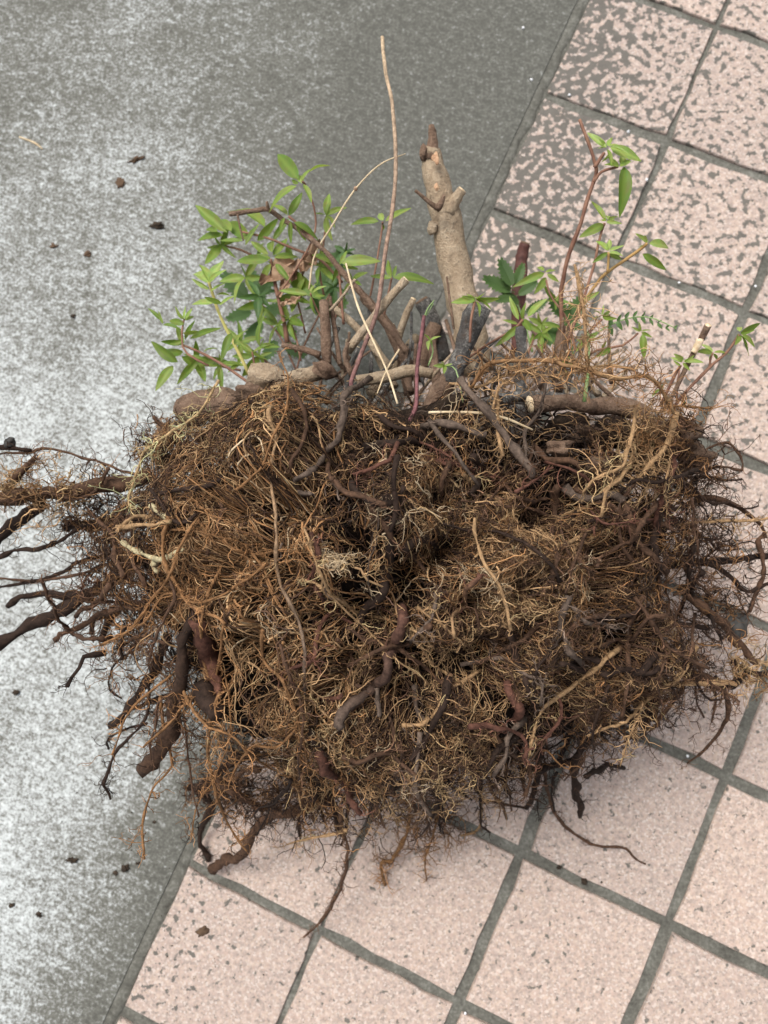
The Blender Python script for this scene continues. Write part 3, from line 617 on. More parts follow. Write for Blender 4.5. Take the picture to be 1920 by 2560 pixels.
for t in ((470, 1695, .075, 30, 90, (.015, .04), *BD_), (520, 1715, .07, 32, 90, (.015, .04), *BD_), (600, 1720, .085, 30, 70, (.015, .04), *BD_), (890, 1770, .05, 40, 60, (.015, .04), *OB), (960, 1770, .05, 34, 40, (.015, .04), *OB),
          (700, 1735, .11, 34, 80, (.02, .05), *BD_), (810, 1705, .12, 30, 50, (.015, .04), *TG), (1130, 1640, .1, 40, 70, (.015, .04), *BD_), (1290, 1570, .11, 40, 90, (.015, .04), *BD_), (1400, 1500, .13, 40, 100, (.015, .04), *BD_),
          (1480, 1440, .15, 40, 90, (.015, .045), *BD_), (1620, 1440, .14, 26, 60, (.015, .04), *TG), (1560, 1300, .15, 34, 70, (.015, .04), *BD_), (1530, 1170, .16, 34, 80, (.015, .04), *BD_), (1500, 1040, .17, 34, 90, (.015, .04), *BD_), (1450, 960, .2, 40, 110, (.015, .045), *BD_), (1390, 930, .23, 26, 70, (.015, .04), *TG),
          (130, 1068, .21, 36, 60, (.012, .035), *TG), (40, 1055, .215, 26, 50, (.015, .04), *TG), (200, 1080, .19, 40, 90, (.015, .04), *BD_), (240, 1160, .18, 34, 90, (.015, .045), *BD_), (230, 1270, .17, 36, 90, (.015, .045), *OB), (290, 1400, .16, 40, 90, (.015, .04), *OB), (370, 1540, .13, 30, 60, (.015, .04), *BD_), (330, 960, .19, 26, 70, (.012, .03), *BD_)):
    tuft(*t)
def build_strands(name, m, parent):
    Vs, Cs, Fs = [], [], []; base_i = 0
    for P_, R__, C_ in zip(PTS, RAD, CLR):
        Nn, K, _ = P_.shape
        T = unit(np.gradient(P_, axis=1)); ref = rng.normal(size=(Nn, 1, 3)); A_ = unit(np.cross(T, ref)); B_ = np.cross(T, A_)
        th_ = np.array([0, 2.0944, 4.18879])
        V = P_[:, :, None]+(A_[:, :, None]*np.cos(th_)[:, None]+B_[:, :, None]*np.sin(th_)[:, None])*R__[:, :, None, None]
        idx = base_i+np.arange(Nn*K*3).reshape(Nn, K, 3); a0 = idx[:, :-1]; a1 = np.roll(a0, -1, 2); b0 = idx[:, 1:]; b1 = np.roll(b0, -1, 2)
        Fs.append(np.stack([a0, a1, b1, b0], -1).reshape(-1, 4)); Vs.append(V.reshape(-1, 3)); Cs.append(np.repeat(C_, K*3, 0)); base_i += Nn*K*3
    V = np.concatenate(Vs)-np.array(base); F = np.concatenate(Fs); C = np.ones((len(V), 4)); cc_ = np.concatenate(Cs); C[:, :3] = cc_/np.maximum(1.0, cc_.max(1, keepdims=True)/0.60)
    me = bpy.data.meshes.new(name); me.vertices.add(len(V)); me.vertices.foreach_set('co', V.ravel())
    me.loops.add(F.size); me.loops.foreach_set('vertex_index', F.ravel().astype(np.int32))
    me.polygons.add(len(F)); me.polygons.foreach_set('loop_start', np.arange(0, F.size, 4, dtype=np.int32))
    me.polygons.foreach_set('use_smooth', np.ones(len(F), bool))
    me.update(calc_edges=True); at = me.attributes.new('col', 'FLOAT_COLOR', 'POINT'); at.data.foreach_set('color', C.ravel())
    me.materials.append(m); o = link(bpy.data.objects.new(name, me), parent); o['kind'] = 'stuff'
    print('strand quads', len(F)); return o
build_strands('fine_roots', MH, shrub)

# ------------------------------------------------------------------ woody crown: stump, cut stems, burls
def wood(spec, ws, h, m, name='stem', parent=None, rough=0.05, sides=10, cut=None, label=None):
    P0 = pts_of(spec, h); L = np.linalg.norm(np.diff(P0, axis=0), axis=1).sum(); n = int(max(7, min(40, L/0.006)))
    P = spline(P0, n); W = np.interp(np.linspace(0, 1, n), np.linspace(0, 1, len(ws)), ws); R = W*0.5*pxm(P)
    jit = rng.normal(size=(n, 3)); jit[1:-1] = (jit[:-2]+jit[1:-1]+jit[2:])/2.6
    P = P+jit*(np.minimum(R*0.10, 0.0012))[:, None]
    V, F = tube(P, R, sides, rough); o = part(name, V, F, m, parent)
    if label: o['label'] = label
    if cut:          # pale sawn face at the far end
        T, A_, B_ = frames(P); k = 12; t = np.linspace(0, 2*np.pi, k, endpoint=False); rr = R[-1]*0.93*(1+rng.normal(size=k)*0.06)
        e = P[-1]+T[-1]*R[-1]*0.10
        ring = e+(A_[-1]*np.cos(t)[:, None]+B_[-1]*np.sin(t)[:, None])*rr[:, None]
        ring2 = e+T[-1]*R[-1]*0.22+(A_[-1]*np.cos(t)[:, None]+B_[-1]*np.sin(t)[:, None])*(rr*0.9)[:, None]
        part('cut_face', np.vstack([ring, ring2, e+T[-1]*R[-1]*0.26]), [(i, (i+1) % k, k+(i+1) % k, k+i) for i in range(k)]+[(k+i, k+(i+1) % k, 2*k) for i in range(k)], cut, o)
    return o
def lump(u, v, h, wu, wv, m, name='burl', parent=None, amp=0.12, thick=1.0, rot=0.0):
    bm = bmesh.new(); bmesh.ops.create_icosphere(bm, subdivisions=3, radius=1)
    D_ = np.array([q.co[:] for q in bm.verts]); F = [tuple(q.index for q in f.verts) for f in bm.faces]; bm.free()
    W3 = rng.normal(size=(10, 3))*3.2; p3 = rng.uniform(0, 6, 10); W4 = rng.normal(size=(14, 3))*9; p4 = rng.uniform(0, 6, 14); k = 1+(np.sin(D_@W3.T+p3)*amp).sum(-1)/2.2+(np.sin(D_@W4.T+p4)).sum(-1)*0.014*(1 if wu > 12 else 0)
    c = px(u, v, h); s = float(pxm(c)); Vv = D_*k[:, None]*np.array([wu, wv, (wu+wv)/2*thick])*s*0.5
    ca, sa = math.cos(rot), math.sin(rot); Vv = np.stack([Vv[:, 0]*ca-Vv[:, 1]*sa, Vv[:, 0]*sa+Vv[:, 1]*ca, Vv[:, 2]], -1)
    return part(name, Vv+c, F, m, parent)
for q in SOILQ: lump(q[0], q[1], q[2]-0.008, q[3]*0.85, q[4]*0.8, MS2, 'soil_clump', None, .4)
stump = wood('1028,800 1022,760 1010,700 992,620 975,540 960,460 945,400 934,345 930,315', [72, 70, 68, 66, 63, 59, 52, 42, 30], (0.13, 0.15, 0.17, 0.185), MB, 'stump', sides=16, rough=0.035, label='thick pale cut stem with stubs of side branches')
wood('928,345 934,310 933,285 932,270', [34, 22, 15, 9], (0.182, 0.19), MB2, 'broken_spike', stump)
wood('966,462 982,434 995,412', [32, 24, 20], (0.175, 0.185), MB, 'side_stub', stump, cut=MCUT)
wood('950,452 925,435 897,411', [12, 8, 6], (0.19, 0.20), MB2, 'side_twig', stump)
wood('945,450 952,440 960,420', [16, 12, 6], (0.195, 0.20), MB2, 'side_twig', stump)
lump(934, 492, 0.172, 20, 26, MB, 'knot', stump, 0.1)
lump(941, 342, 0.1965, 13, 24, MORG, 'bark_wound', stump, 0.25, 0.4)
lump(943, 403, 0.1985, 9, 12, MORG, 'bark_wound', stump, 0.25, 0.5)
lump(915, 330, 0.186, 16, 34, MB2, 'knot', stump, 0.1)
wood('751,760 786,712 822,667 876,605', [19, 18, 18, 18], (0.20, 0.22), MB, cut=MCUT)
wood('706,790 705,759 703,710 701,655', [22, 21, 21, 20], (0.19, 0.20), MB2, cut=MB2)
wood('735,790 730,751 720,690 713,640', [12, 11, 10, 7], (0.185, 0.195), MB2)
wood('713,672 740,640 767,603', [7, 6, 6], (0.2, 0.21), MB)
wood('717,663 759,697 801,742 842,795', [15, 16, 17, 19], (0.17, 0.17), MB)
wood('784,640 817,676 851,726 880,790', [20, 22, 24, 26], (0.15, 0.15), MB2)
wood('856,745 874,690 893,645', [16, 15, 13], (0.14, 0.16), MB, cut=MCUT)
wood('958,775 938,715 914,652', [44, 40, 33], (0.11, 0.13), MBG, cut=MB2)
wood('900,820 918,760 940,700', [38, 34, 28], (0.12, 0.13), MB2)
wood('609,747 655,755 692,768', [11, 13, 15], (0.2, 0.2), MB2)
wood('772,822 842,813 890,800 934,805', [24, 26, 26, 24], (0.21, 0.2), MB)
wood('800,850 850,790 900,730', [26, 24, 20], (0.15, 0.12), MB)
wood('850,840 822,775 790,710', [22, 20, 16], (0.16, 0.15), MB, cut=MCUT)
wood('885,850 868,780 846,705', [24, 22, 17], (0.15, 0.14), MB2, cut=MCUT)
wood('950,870 940,800 930,735', [24, 22, 18], (0.16, 0.15), MB2)
wood('760,810 745,770 752,740', [14, 11, 9], (0.2, 0.21), MB2)
wood('525,880 480,872 440,876 400,885', [60, 70, 72, 64], (0.19, 0.185), MB2, 'log', sides=14, rough=.05, cut=MB2)
lump(578, 818, 0.20, 84, 56, MB, amp=.12); wood('590,835 650,812 700,800', [44, 38, 30], (0.2, 0.19), MB, cut=MB2); lump(700, 800, 0.195, 50, 34, MB2, amp=.25)
lump(545, 850, 0.205, 60, 40, MB2, amp=.25); lump(620, 848, 0.20, 70, 34, MB2, amp=.25)
wood('975,822 990,780 1010,730 1035,660', [40, 46, 48, 44], (0.21, 0.23), MBG, 'stem', label='charred grey stem with flaking bark', rough=.1)
wood('925,900 950,850 975,815', [44, 44, 40], (0.2, 0.21), MB2)
wood('1120,920 1124,841 1127,770 1125,708', [30, 27, 25, 22], (0.19, 0.2), MBG, rough=.1)
wood('980,710 972,650 965,598', [5, 5, 4], (0.215, 0.22), MB2, 'twig')
wood('1118,760 1120,680 1125,575 1131,526', [26, 28, 27, 22], (0.09, 0.07, 0.08), plain_mat('dead_bark', (0.05, 0.018, 0.014), (0.12, 0.05, 0.04)), 'stem', cut=MB2)
wood('1285,880 1235,868 1190,870 1147,876', [30, 34, 38, 38], (0.2, 0.215), MB2, 'stem', cut=MCUT, label='brown stem ending in a cream sawn face')
wood('1270,880 1320,876 1365,885 1400,900', [36, 40, 38, 34], (0.185, 0.18), MB2)
wood('1010,880 1080,860 1150,855 1230,860', [18, 20, 20, 18], (0.2, 0.2), MBG)
wood('1020,900 1090,905 1160,900', [24, 24, 20], (0.18, 0.18), MBG)
wood('1215,720 1213,760 1216,840', [36, 30, 30], (0.12, 0.15), MB2)
wood('1200,905 1260,920 1330,945', [14, 15, 13], (0.2, 0.18), MB2)
lump(1205, 968, 0.245, 50, 36, MB2, amp=.2); lump(1470, 930, 0.19, 60, 60, MB2, amp=.2); lump(1430, 965, 0.18, 80, 50, MB2, amp=.2)
lump(1500, 985, 0.17, 80, 60, MB2, amp=.25); lump(1290, 1005, 0.23, 50, 40, MB2); lump(360, 945, 0.19, 60, 40, MB2, amp=.25)
lump(1400, 935, 0.2, 60, 50, MB2, amp=.25); lump(1090, 945, 0.22, 60, 40, MBG, amp=.25); lump(1030, 925, 0.22, 50, 40, MBG, amp=.25)
lump(1085, 900, 0.19, 90, 60, MBG, amp=.25); lump(1260, 935, 0.2, 60, 34, MB2, amp=.25)
for _ in range(70):
    u0 = random.uniform(660, 1330); v0 = random.uniform(800, 900); a = random.uniform(-2.6, -0.5); L = random.uniform(50, 150)
    wood('%f,%f %f,%f %f,%f' % (u0, v0, u0+math.cos(a)*L*.5+random.uniform(-8, 8), v0+math.sin(a)*L*.5, u0+math.cos(a)*L, v0+math.sin(a)*L), [random.uniform(5, 15), random.uniform(4, 10), random.uniform(3, 8)], (0.17, random.uniform(0.13, 0.2)), random.choice((MB, MB2, MB2, MBG)), 'stem', cut=random.choice((None, None, MCUT)))
# root debris over the upper edge, held up towards the lens
R_('1020,840 1060,786 1180,781 1245,791 1330,816 1395,811 1430,841 1455,890', 7, 10, (0.27, 0.31, 0.27), 'orange', fuzz=1.6, c2='tan')
R_('970,826 1030,838 1080,816 1140,800 1200,776 1260,790', 6, 5, (0.26, 0.29), 'tan', fuzz=1.5)
R_('1240,570 1255,641 1262,696 1265,781 1290,800', 7, 7, (0.29, 0.30), 'tan', fuzz=2)
R_('1060,786 1120,800 1190,812 1300,790 1370,800', 5, 5, (0.28, 0.3), 'tan', fuzz=1.5)
R_('985,890 1000,930 1060,900 1075,840 1100,820', 6, 5, (0.27, 0.28), 'tan', fuzz=1.2)
R_('1455,876 1500,880 1540,882', 6, 4, (0.25, 0.24), 'orange', fuzz=1)
R_('1075,850 1080,910 1085,985', 7, 9, (0.27, 0.28), 'tan', fuzz=1.3)
R_('1455,890 1440,960 1400,1010 1370,1040', 12, 9, (0.25, 0.26), 'tan', fuzz=1.4)
R_('1500,920 1470,900 1440,930 1420,990', 10, 8, (0.22, 0.24), 'brown', fuzz=2)
PTS, RAD, CLR = [], [], []
for P_, R__, c_, fz in ROOTLINES[-9:]:
    L = np.linalg.norm(np.diff(P_, axis=0), axis=1).sum(); n = int(L*fz*420)+1
    k = rng.integers(1, len(P_), n); T = unit(P_[k]-P_[k-1])
    a = walk(P_[k], T*0.9+rng.normal(size=(n, 3)), rng.uniform(0.006, 0.035, n), 9, 0.45); cc = np.minimum(c_*rng.uniform(0.8, 1.6, (n, 1)), 0.6)
    add(a, 0.0004, 0.00018, cc); b, i = sprout(a, n*2, (0.003, 0.012), 5, 0.6); add(b, 0.00026, 0.00015, cc[i])
build_strands('fine_roots', MH, shrub)

# ------------------------------------------------------------------ leaves
def leaf_mesh(name, m, ratio, curl, fold):
    nl, nw = 9, 5; V, F, C = [], [], []
    for i in range(nl):
        t = i/(nl-1); wd = ratio*0.5*(math.sin(math.pi*t**0.85)**0.75)*(1-0.25*t)+0.006
        for j in range(nw):
            s = (j/(nw-1))*2-1
            V.append((s*wd, t, fold*abs(s)*wd-curl*t*t+0.01*math.sin(9*t+3*s))); C.append((1.2, 1.18, 1.1) if j == 2 else tuple(random.uniform(.78, 1.12)*x for x in (1.0, 1.0, 1.0)))
    for i in range(nl-1):
        for j in range(nw-1):
            a = i*nw+j; F.append((a, a+1, a+nw+1, a+nw))
    me = bpy.data.meshes.new(name); me.from_pydata(V, [], F); me.polygons.foreach_set('use_smooth', [True]*len(F))
    at = me.attributes.new('col', 'FLOAT_COLOR', 'POINT'); cc = np.ones((len(V), 4)); cc[:, :3] = C; at.data.foreach_set('color', cc.ravel())
    me.materials.append(m); return me
LM = {k: [leaf_mesh('leaf', m, r, c, f) for r, c, f in ((0.28, 0.16, 0.45), (0.33, 0.28, 0.5), (0.25, 0.05, 0.6), (0.31, -0.12, 0.45), (0.35, 0.2, 0.35), (0.27, 0.4, 0.5), (0.30, 0.5, 0.3))] for k, m in (('m', ML1), ('y', ML2), ('d', ML3))}
def leaf(parent, b, t, k, hb, ht, wide=1.0):
    B = Vector(px(*b, hb)); T = Vector(px(*t, ht)); ax = T-B; L = ax.length; y = ax.normalized()
    nrm = (Vector((0, 0, 1))+Vector((random.gauss(0, .5), random.gauss(0, .5), 0))).normalized(); x = y.cross(nrm).normalized(); z = x.cross(y)
    me = random.choice(LM[k]); o = bpy.data.objects.new('leaf', me); link(o, parent)
    Mx = Matrix((x*L*wide, y*L, z*L)).transposed().to_4x4(); Mx.translation = B-base; o.matrix_basis = Mx
    return o
def sprig(spec, w0, w1, h, m, leaves='', rosettes=(), name='sprig', kind='m'):
    """leaves: 'bu,bv,tu,tv[,k]' ...; rosettes: (u, v, n, length px, kind)"""
    o = wood(spec, [w0, w1], h, m, name, sides=6)
    h1 = h[-1]
    for t in leaves.split():
        f = t.split(','); k = f[4] if len(f) > 4 else kind
        b, e = (float(f[0]), float(f[1])), (float(f[2]), float(f[3])); hb = h1+random.uniform(-0.004, 0.004)
        leaf(o, b, e, k, hb, hb+random.uniform(-0.012, 0.012))
    for (u, v, n, L, k) in rosettes:
        a0 = random.uniform(0, 6.3)
        for q in range(n):
            a = a0+q*6.283/n+random.gauss(0, .25); l = L*random.uniform(0.4, 1.2); lift = random.uniform(0.0, 0.014)
            leaf(o, (u, v), (u+math.cos(a)*l, v+math.sin(a)*l), k, h1+0.001, h1+lift, random.uniform(0.85, 1.2))
    return o
MSY = plain_mat('yellow_stem', (0.42, 0.40, 0.12), (0.52, 0.42, 0.16)); MSR = plain_mat('reddish_stem', (0.16, 0.075, 0.05), (0.26, 0.14, 0.09)); MSG = plain_mat('gold_stem', (0.34, 0.20, 0.07), (0.45, 0.28, 0.11)); MGR = plain_mat('green_stem', (0.16, 0.26, 0.08), (0.3, 0.4, 0.18))
# left group
sprig('540,812 505,742 476,684 459,634 451,609', 8, 6, (0.19, 0.22), MSY, '451,612,409,565,y 452,612,478,553,y 451,608,436,558,y 450,610,470,580,y 452,625,413,602,y 455,630,486,610,y 459,655,411,650,y 474,660,508,636,y 478,655,440,640,y 507,745,526,703,m 500,720,478,760,m 466,640,484,622,y', kind='y')
sprig('560,845 500,800 450,770 396,745', 7, 5, (0.18, 0.17), MSR, '384,782,321,740 374,790,334,838 411,732,478,706 392,770,440,800 396,745,380,700 400,735,420,690 398,740,350,735 396,760,340,765 410,770,450,772 430,775,400,810 440,760,470,740')
sprig('450,790 400,760 393,720 398,690', 5, 4, (0.18, 0.18), MSR, '398,690,376,668,y 400,690,416,668,y 398,688,404,664,y 398,692,420,680 398,700,360,690 348,692,322,662 352,700,345,670,y 352,702,385,700 395,720,430,716 396,735,365,745')
sprig('560,830 550,790 545,760', 5, 4, (0.17, 0.17), MSR, '561,748,546,678 561,748,600,745 545,762,590,740 545,770,505,770 545,765,575,780 520,790,480,770 520,785,490,800 545,760,510,735')
sprig('600,640 640,580 678,510 680,455 662,404 653,392', 4, 4, (0.17, 0.21), MSR, '645,388,592,320,m 652,392,682,325,m 640,402,568,430,m 645,395,624,390 656,398,675,430 653,396,640,370,y')
sprig('690,530 650,490 623,467', 5, 5, (0.19, 0.20), MSR, '624,466,653,420,m 621,464,585,438,m 628,478,628,526,m 615,470,600,500 635,480,690,500 640,480,660,520')
sprig('740,610 690,560 640,540 580,515 520,500', 6, 4, (0.17, 0.16), MSR, '572,490,497,411,m 490,502,420,440,m 500,500,458,446,m 470,500,440,490 482,508,420,512,m 525,520,475,525 530,530,560,480 540,520,470,455 556,520,600,470 570,525,540,560 590,520,625,470')
sprig('620,740 612,690 600,640 588,580 585,560', 10, 6, (0.15, 0.17), MSR, '580,562,505,560 592,556,646,546 590,552,620,520 588,545,578,500 585,570,560,610 580,550,540,520 596,570,620,600 585,560,550,540')
sprig('742,700 735,620 732,575', 6, 5, (0.18, 0.18), MSR, '728,570,673,540 738,568,818,556 740,575,772,584 730,575,715,610 734,570,750,540,y')
sprig('800,640 815,560 826,490 826,480', 4, 4, (0.16, 0.17), MSR, '818,478,755,473 832,478,888,447 826,485,832,506 828,476,815,455,y')
sprig('830,680 842,620 846,600', 5, 4, (0.16, 0.17), MSR, '850,600,930,588 846,600,836,560 850,600,855,570 846,600,800,600')
sprig('700,700 676,650 671,634', 4, 4, (0.19, 0.2), MSR, '665,636,602,626 675,632,701,614,y 672,640,672,678 680,640,704,636,y 672,630,680,608,y')
sprig('650,780 640,730 625,690', 4, 4, (0.15, 0.15), MSR, '', ((625, 690, 6, 45, 'm'), (560, 640, 5, 60, 'd')))
sprig('640,800 660,740 720,620', 4, 4, (0.10, 0.08), MSR, '', ((745, 545, 6, 28, 'd'), (720, 620, 6, 45, 'd'), (690, 660, 5, 40, 'd')))
wood('880,760 863,738 817,676 780,634 742,592 701,542 647,497 613,476 580,453 551,455 496,463', [16, 15, 14, 13, 12, 11, 10, 10, 10, 10, 10], (0.18, 0.2), MB2, 'twig', sides=7)
wood('513,463 518,490 526,520', [5, 4, 3], (0.2, 0.2), MB2, 'twig'); wood('580,453 578,445 577,436', [8, 7, 5], (0.2, 0.205), MB2, 'twig')
def weedleaf(parent, b, t, h, wd=0.55, n=6, k='d'):
    """toothed pinnate leaf lying along b -> t"""
    B = px(*b, h); T = px(*t, h+0.006); y = T-B; L = np.linalg.norm(y); y = y/L; x = np.cross(y, [0, 0, 1.0]); x /= np.linalg.norm(x); V, F, C = [], [], []
    def P3(s, t_, z=0.0): V.append(B+y*L*t_+x*s*L+np.array([0, 0, z*L])); C.append((1, 1, 1)); return len(V)-1
    for q in range(n):
        t0 = 0.15+0.8*q/n; ln = wd*0.5*math.sin(math.pi*min(1, 0.25+0.72*q/n))
        for s in (-1, 1):
            a = P3(0, t0, -.02); b_ = P3(s*ln*0.35, t0-0.03, .02); c = P3(s*ln*0.7, t0+0.05, .03); d = P3(s*ln, t0+0.17, .0); e = P3(s*ln*0.72, t0+0.17, .03); f = P3(s*ln*0.45, t0+0.22, .02); g = P3(0, t0+0.15, -.02)
            F.append((a, b_, c, d, e, f, g) if s > 0 else (g, f, e, d, c, b_, a))
    a = P3(-0.02, 0.85); b_ = P3(0, 1.0); c = P3(0.02, 0.85); F.append((a, c, b_)); a, b_, c, d = P3(-.012, 0), P3(.012, 0), P3(.012, .9), P3(-.012, .9); F.append((a, b_, c, d))
    return part('leaf', V, F, {'d': ML3, 'm': ML1}[k], parent, C)
wst = wood('640,800 600,720 560,680 540,650', [5, 4, 4, 4], (0.08, 0.05), MSR, 'weed', sides=6, label='dark green weed growing behind the azalea shoots')
for b, t in (((540, 650), (480, 590)), ((545, 655), (590, 600)), ((550, 670), (490, 690)), ((560, 680), (620, 660)), ((570, 690), (530, 740)), ((590, 710), (640, 720)), ((600, 730), (570, 780)), ((610, 740), (660, 770)), ((560, 640), (540, 580)), ((700, 700), (690, 610)), ((700, 690), (750, 650)), ((690, 640), (740, 540))):
    weedleaf(wst, b, t, 0.07+random.uniform(-.02, .02))
for b, t in (((690, 520), (650, 590)), ((660, 560), (560, 612)), ((640, 580), (600, 640)), ((650, 640), (605, 660))):
    B, T = px(*b, 0.16), px(*t, 0.165); y = T-B; L = np.linalg.norm(y); y /= L; x = np.cross(y, [0, 0, 1]); V, F = [], []
    for i_ in range(9):
        for j_ in range(5):
            s = (j_-2)/2; wd = 0.17*math.sin(math.pi*(0.06+0.9*i_/8)); V.append(B+y*L*i_/8+x*s*wd*L+np.array([0, 0, 1])*random.gauss(0, 0.09)*L+x*random.gauss(0, .04)*L)
    for i_ in range(8):
        for j_ in range(4): a = i_*5+j_; F.append((a, a+1, a+6, a+5))
    part('dry_leaf', V, F, MDRY, smooth=False)
for spec, hh, ros in (('640,760 600,700 560,650 530,600', (0.12, 0.13), ((530, 600, 6, 62, 'm'), (565, 655, 5, 55, 'm'), (600, 700, 5, 50, 'm'))), ('660,720 640,640 625,590', (0.14, 0.15), ((625, 590, 6, 60, 'm'), (640, 640, 5, 50, 'm'))),
                      ('600,800 560,770 520,740', (0.12, 0.13), ((520, 740, 6, 56, 'm'), (560, 770, 5, 50, 'm'))), ('700,640 690,580 700,520 705,470', (0.14, 0.16), ((705, 465, 6, 52, 'm'), (692, 575, 5, 46, 'm'))),
                      ('560,560 520,540 480,530', (0.14, 0.14), ((478, 530, 6, 58, 'm'),)), ('520,800 470,790 430,780', (0.14, 0.14), ((425, 778, 5, 60, 'm'), (475, 790, 5, 50, 'm'))), ('720,700 740,640 760,610', (0.13, 0.14), ((760, 605, 5, 40, 'm'),))):
    sprig(spec, 5, 4, hh, MSR, '', ros)
# right group
s1 = sprig('1215,720 1212,641 1217,601 1230,546 1255,481 1270,426 1287,376 1285,351 1270,306 1252,258', 10, 6, (0.15, 0.2, 0.22), MSR)
sprig('1285,362 1295,345 1306,330', 8, 7, (0.215, 0.22), MSR, '1310,318,1268,291,y 1312,318,1290,320,y 1316,316,1318,290,y 1318,318,1388,342,y 1316,318,1360,322,y 1312,322,1325,355,m 1314,316,1345,304,y 1310,318,1296,300,y 1318,325,1305,352,m')
sprig('1283,393 1300,371 1335,361', 6, 5, (0.21, 0.215), MSR, '1338,358,1362,350,y 1340,356,1352,328,y 1338,360,1310,350,m 1340,360,1365,338,y 1348,360,1352,455,m 1336,358,1318,340,y')
sprig('1225,740 1255,660 1282,576 1295,516 1306,482', 6, 5, (0.19, 0.2), MSR, '1308,476,1278,432,m 1312,474,1340,466,y 1312,474,1316,455,y 1310,478,1335,482,y 1305,485,1256,508,m 1308,478,1295,470,y 1312,478,1330,472,y')
sprig('1312,590 1314,565 1315,545', 5, 5, (0.2, 0.21), MSG, '1315,542,1290,510,y 1315,540,1318,522,y 1317,542,1346,536,y 1315,545,1348,548,y 1314,545,1280,568,m 1316,548,1350,562,m 1313,540,1302,520,y')
sprig('1245,676 1290,611 1312,588 1380,541 1397,526', 6, 6, (0.18, 0.2), MSG, '1398,524,1374,504,y 1398,522,1403,504,y 1402,526,1456,528,y 1388,548,1442,584,m 1392,532,1375,530,y 1270,640,1250,660 1262,650,1295,630')
sprig('1245,760 1225,690 1190,640 1180,605', 5, 4, (0.15, 0.15), MSR, '1176,590,1120,610,m 1178,588,1200,578 1182,592,1208,608 1175,585,1160,575,y 1180,600,1160,630')
sprig('1012,772 1060,740 1110,711 1130,690', 6, 5, (0.19, 0.2), MSR, '1120,690,1100,640,y 1140,684,1175,642,y 1118,700,1085,690 1120,705,1082,740 1130,690,1150,720 1128,690,1128,660')
sprig('1015,740 1018,690 1026,652', 6, 6, (0.245, 0.25), MSR, '1026,648,978,650,y 1026,646,1010,635,y 1028,644,1034,634,y 1028,646,1080,646,m 1028,648,1050,636,y 1027,650,1045,670,m 1026,648,1015,662,y 1028,646,1062,660,m 1027,648,1000,640,m')
sprig('1260,740 1275,716 1300,690', 6, 5, (0.18, 0.19), MSR, '1300,682,1290,665,y 1300,682,1320,672,y 1302,684,1325,690,m 1298,684,1275,690,m 1300,680,1306,660,y')
sprig('1270,770 1290,756 1345,746 1378,720', 6, 5, (0.16, 0.17), MSR, '1384,716,1364,706,y 1385,716,1408,712,y 1386,718,1408,728,m 1388,722,1392,772,m 1384,716,1380,695,y 1300,752,1310,735 1320,752,1290,770')
sprig('1240,830 1250,780 1262,740', 5, 4, (0.15, 0.15), MSR, '', ((1262, 740, 6, 40, 'm'), (1170, 720, 6, 42, 'm'), (1225, 790, 5, 40, 'm')))
sprig('1130,800 1150,740 1170,700', 5, 4, (0.13, 0.13), MSR, '', ((1170, 700, 6, 42, 'm'), (1200, 650, 5, 40, 'm')))
wd = wood('1150,760 1130,690 1110,640', [5, 4, 4], (0.09, 0.08), MGR, 'weed', sides=6, label='weed with jagged dark green leaves beside the stump')
for b, t in (((1112, 632), (1045, 600)), ((1110, 625), (1080, 560)), ((1112, 620), (1130, 570)), ((1110, 640), (1070, 650)), ((1115, 640), (1160, 610)), ((1130, 680), (1180, 650)), ((1125, 660), (1085, 630))): weedleaf(wd, b, t, 0.10+random.uniform(-.015, .015), 0.5, 7)
wd2 = wood('1240,780 1232,730 1225,690', [5, 4, 4], (0.11, 0.11), MGR, 'weed', sides=6, label='weed with jagged leaves at the foot of the right shoots')
for b, t in (((1225, 690), (1190, 640)), ((1228, 690), (1262, 640)), ((1228, 700), (1255, 710)), ((1226, 710), (1170, 740)), ((1230, 720), (1235, 660))): weedleaf(wd2, b, t, 0.12, 0.7)
fr = wood('1290,720 1310,706 1355,688 1405,686 1462,710', [4, 4, 3, 3, 2], (0.17, 0.18), MGR, 'fern_frond', sides=5)
for k in range(9):
    t = k/8; u = 1315+t*140; v = 703-22*math.sin(math.pi*min(1, t*1.15))+t*6
    for s in (-1, 1): leaf(fr, (u, v), (u+10, v+s*(17-11*t)), 'd', 0.176, 0.178, 1.8)
sprig('1425,880 1455,816 1470,790', 7, 6, (0.19, 0.21), MSR, '1474,782,1450,770,y 1476,780,1520,775,y 1476,784,1490,800,m 1474,780,1465,768,y 1478,782,1500,770,y 1470,790,1455,780,m')
tw = wood('1432,890 1455,850 1495,768 1515,730 1528,704', [7, 9, 11, 13, 14], (0.19, 0.22), MB2, 'twig', cut=MCUT, label='cut brown twig with a peeled cream patch'); wood('1497,764 1506,747 1513,733', [12.5, 14, 14.5], (0.2085, 0.2135), MCUT, 'peeled_patch', tw)
sprig('1455,890 1465,866 1530,796 1570,761 1597,722', 7, 5, (0.18, 0.2), MSR, '1600,718,1636,697,m 1602,722,1636,748,m 1600,724,1620,768,m 1598,722,1594,740,m 1598,716,1596,700,y 1600,720,1625,715,m')
sprig('1532,794 1535,775 1540,762', 5, 4, (0.19, 0.195), MSR, '1538,762,1508,756,m 1540,760,1516,740,y 1542,762,1578,758,m 1541,764,1556,780,m 1540,764,1530,775,m')
sprig('1462,870 1463,830 1468,800', 5, 4, (0.18, 0.185), MSR, '1430,840,1408,855,m 1470,865,1490,880,m 1430,838,1440,830,m')
R_('826,80 832,150 848,230 855,340 850,440 835,530 820,640 805,700 765,805 757,840', 7, 10, (0.21, 0.22, 0.23), 'bare', 'tendril', fuzz=0, wig=.15, rough=.04, c2='purple', label='long bare shoot, tan above and purple below')
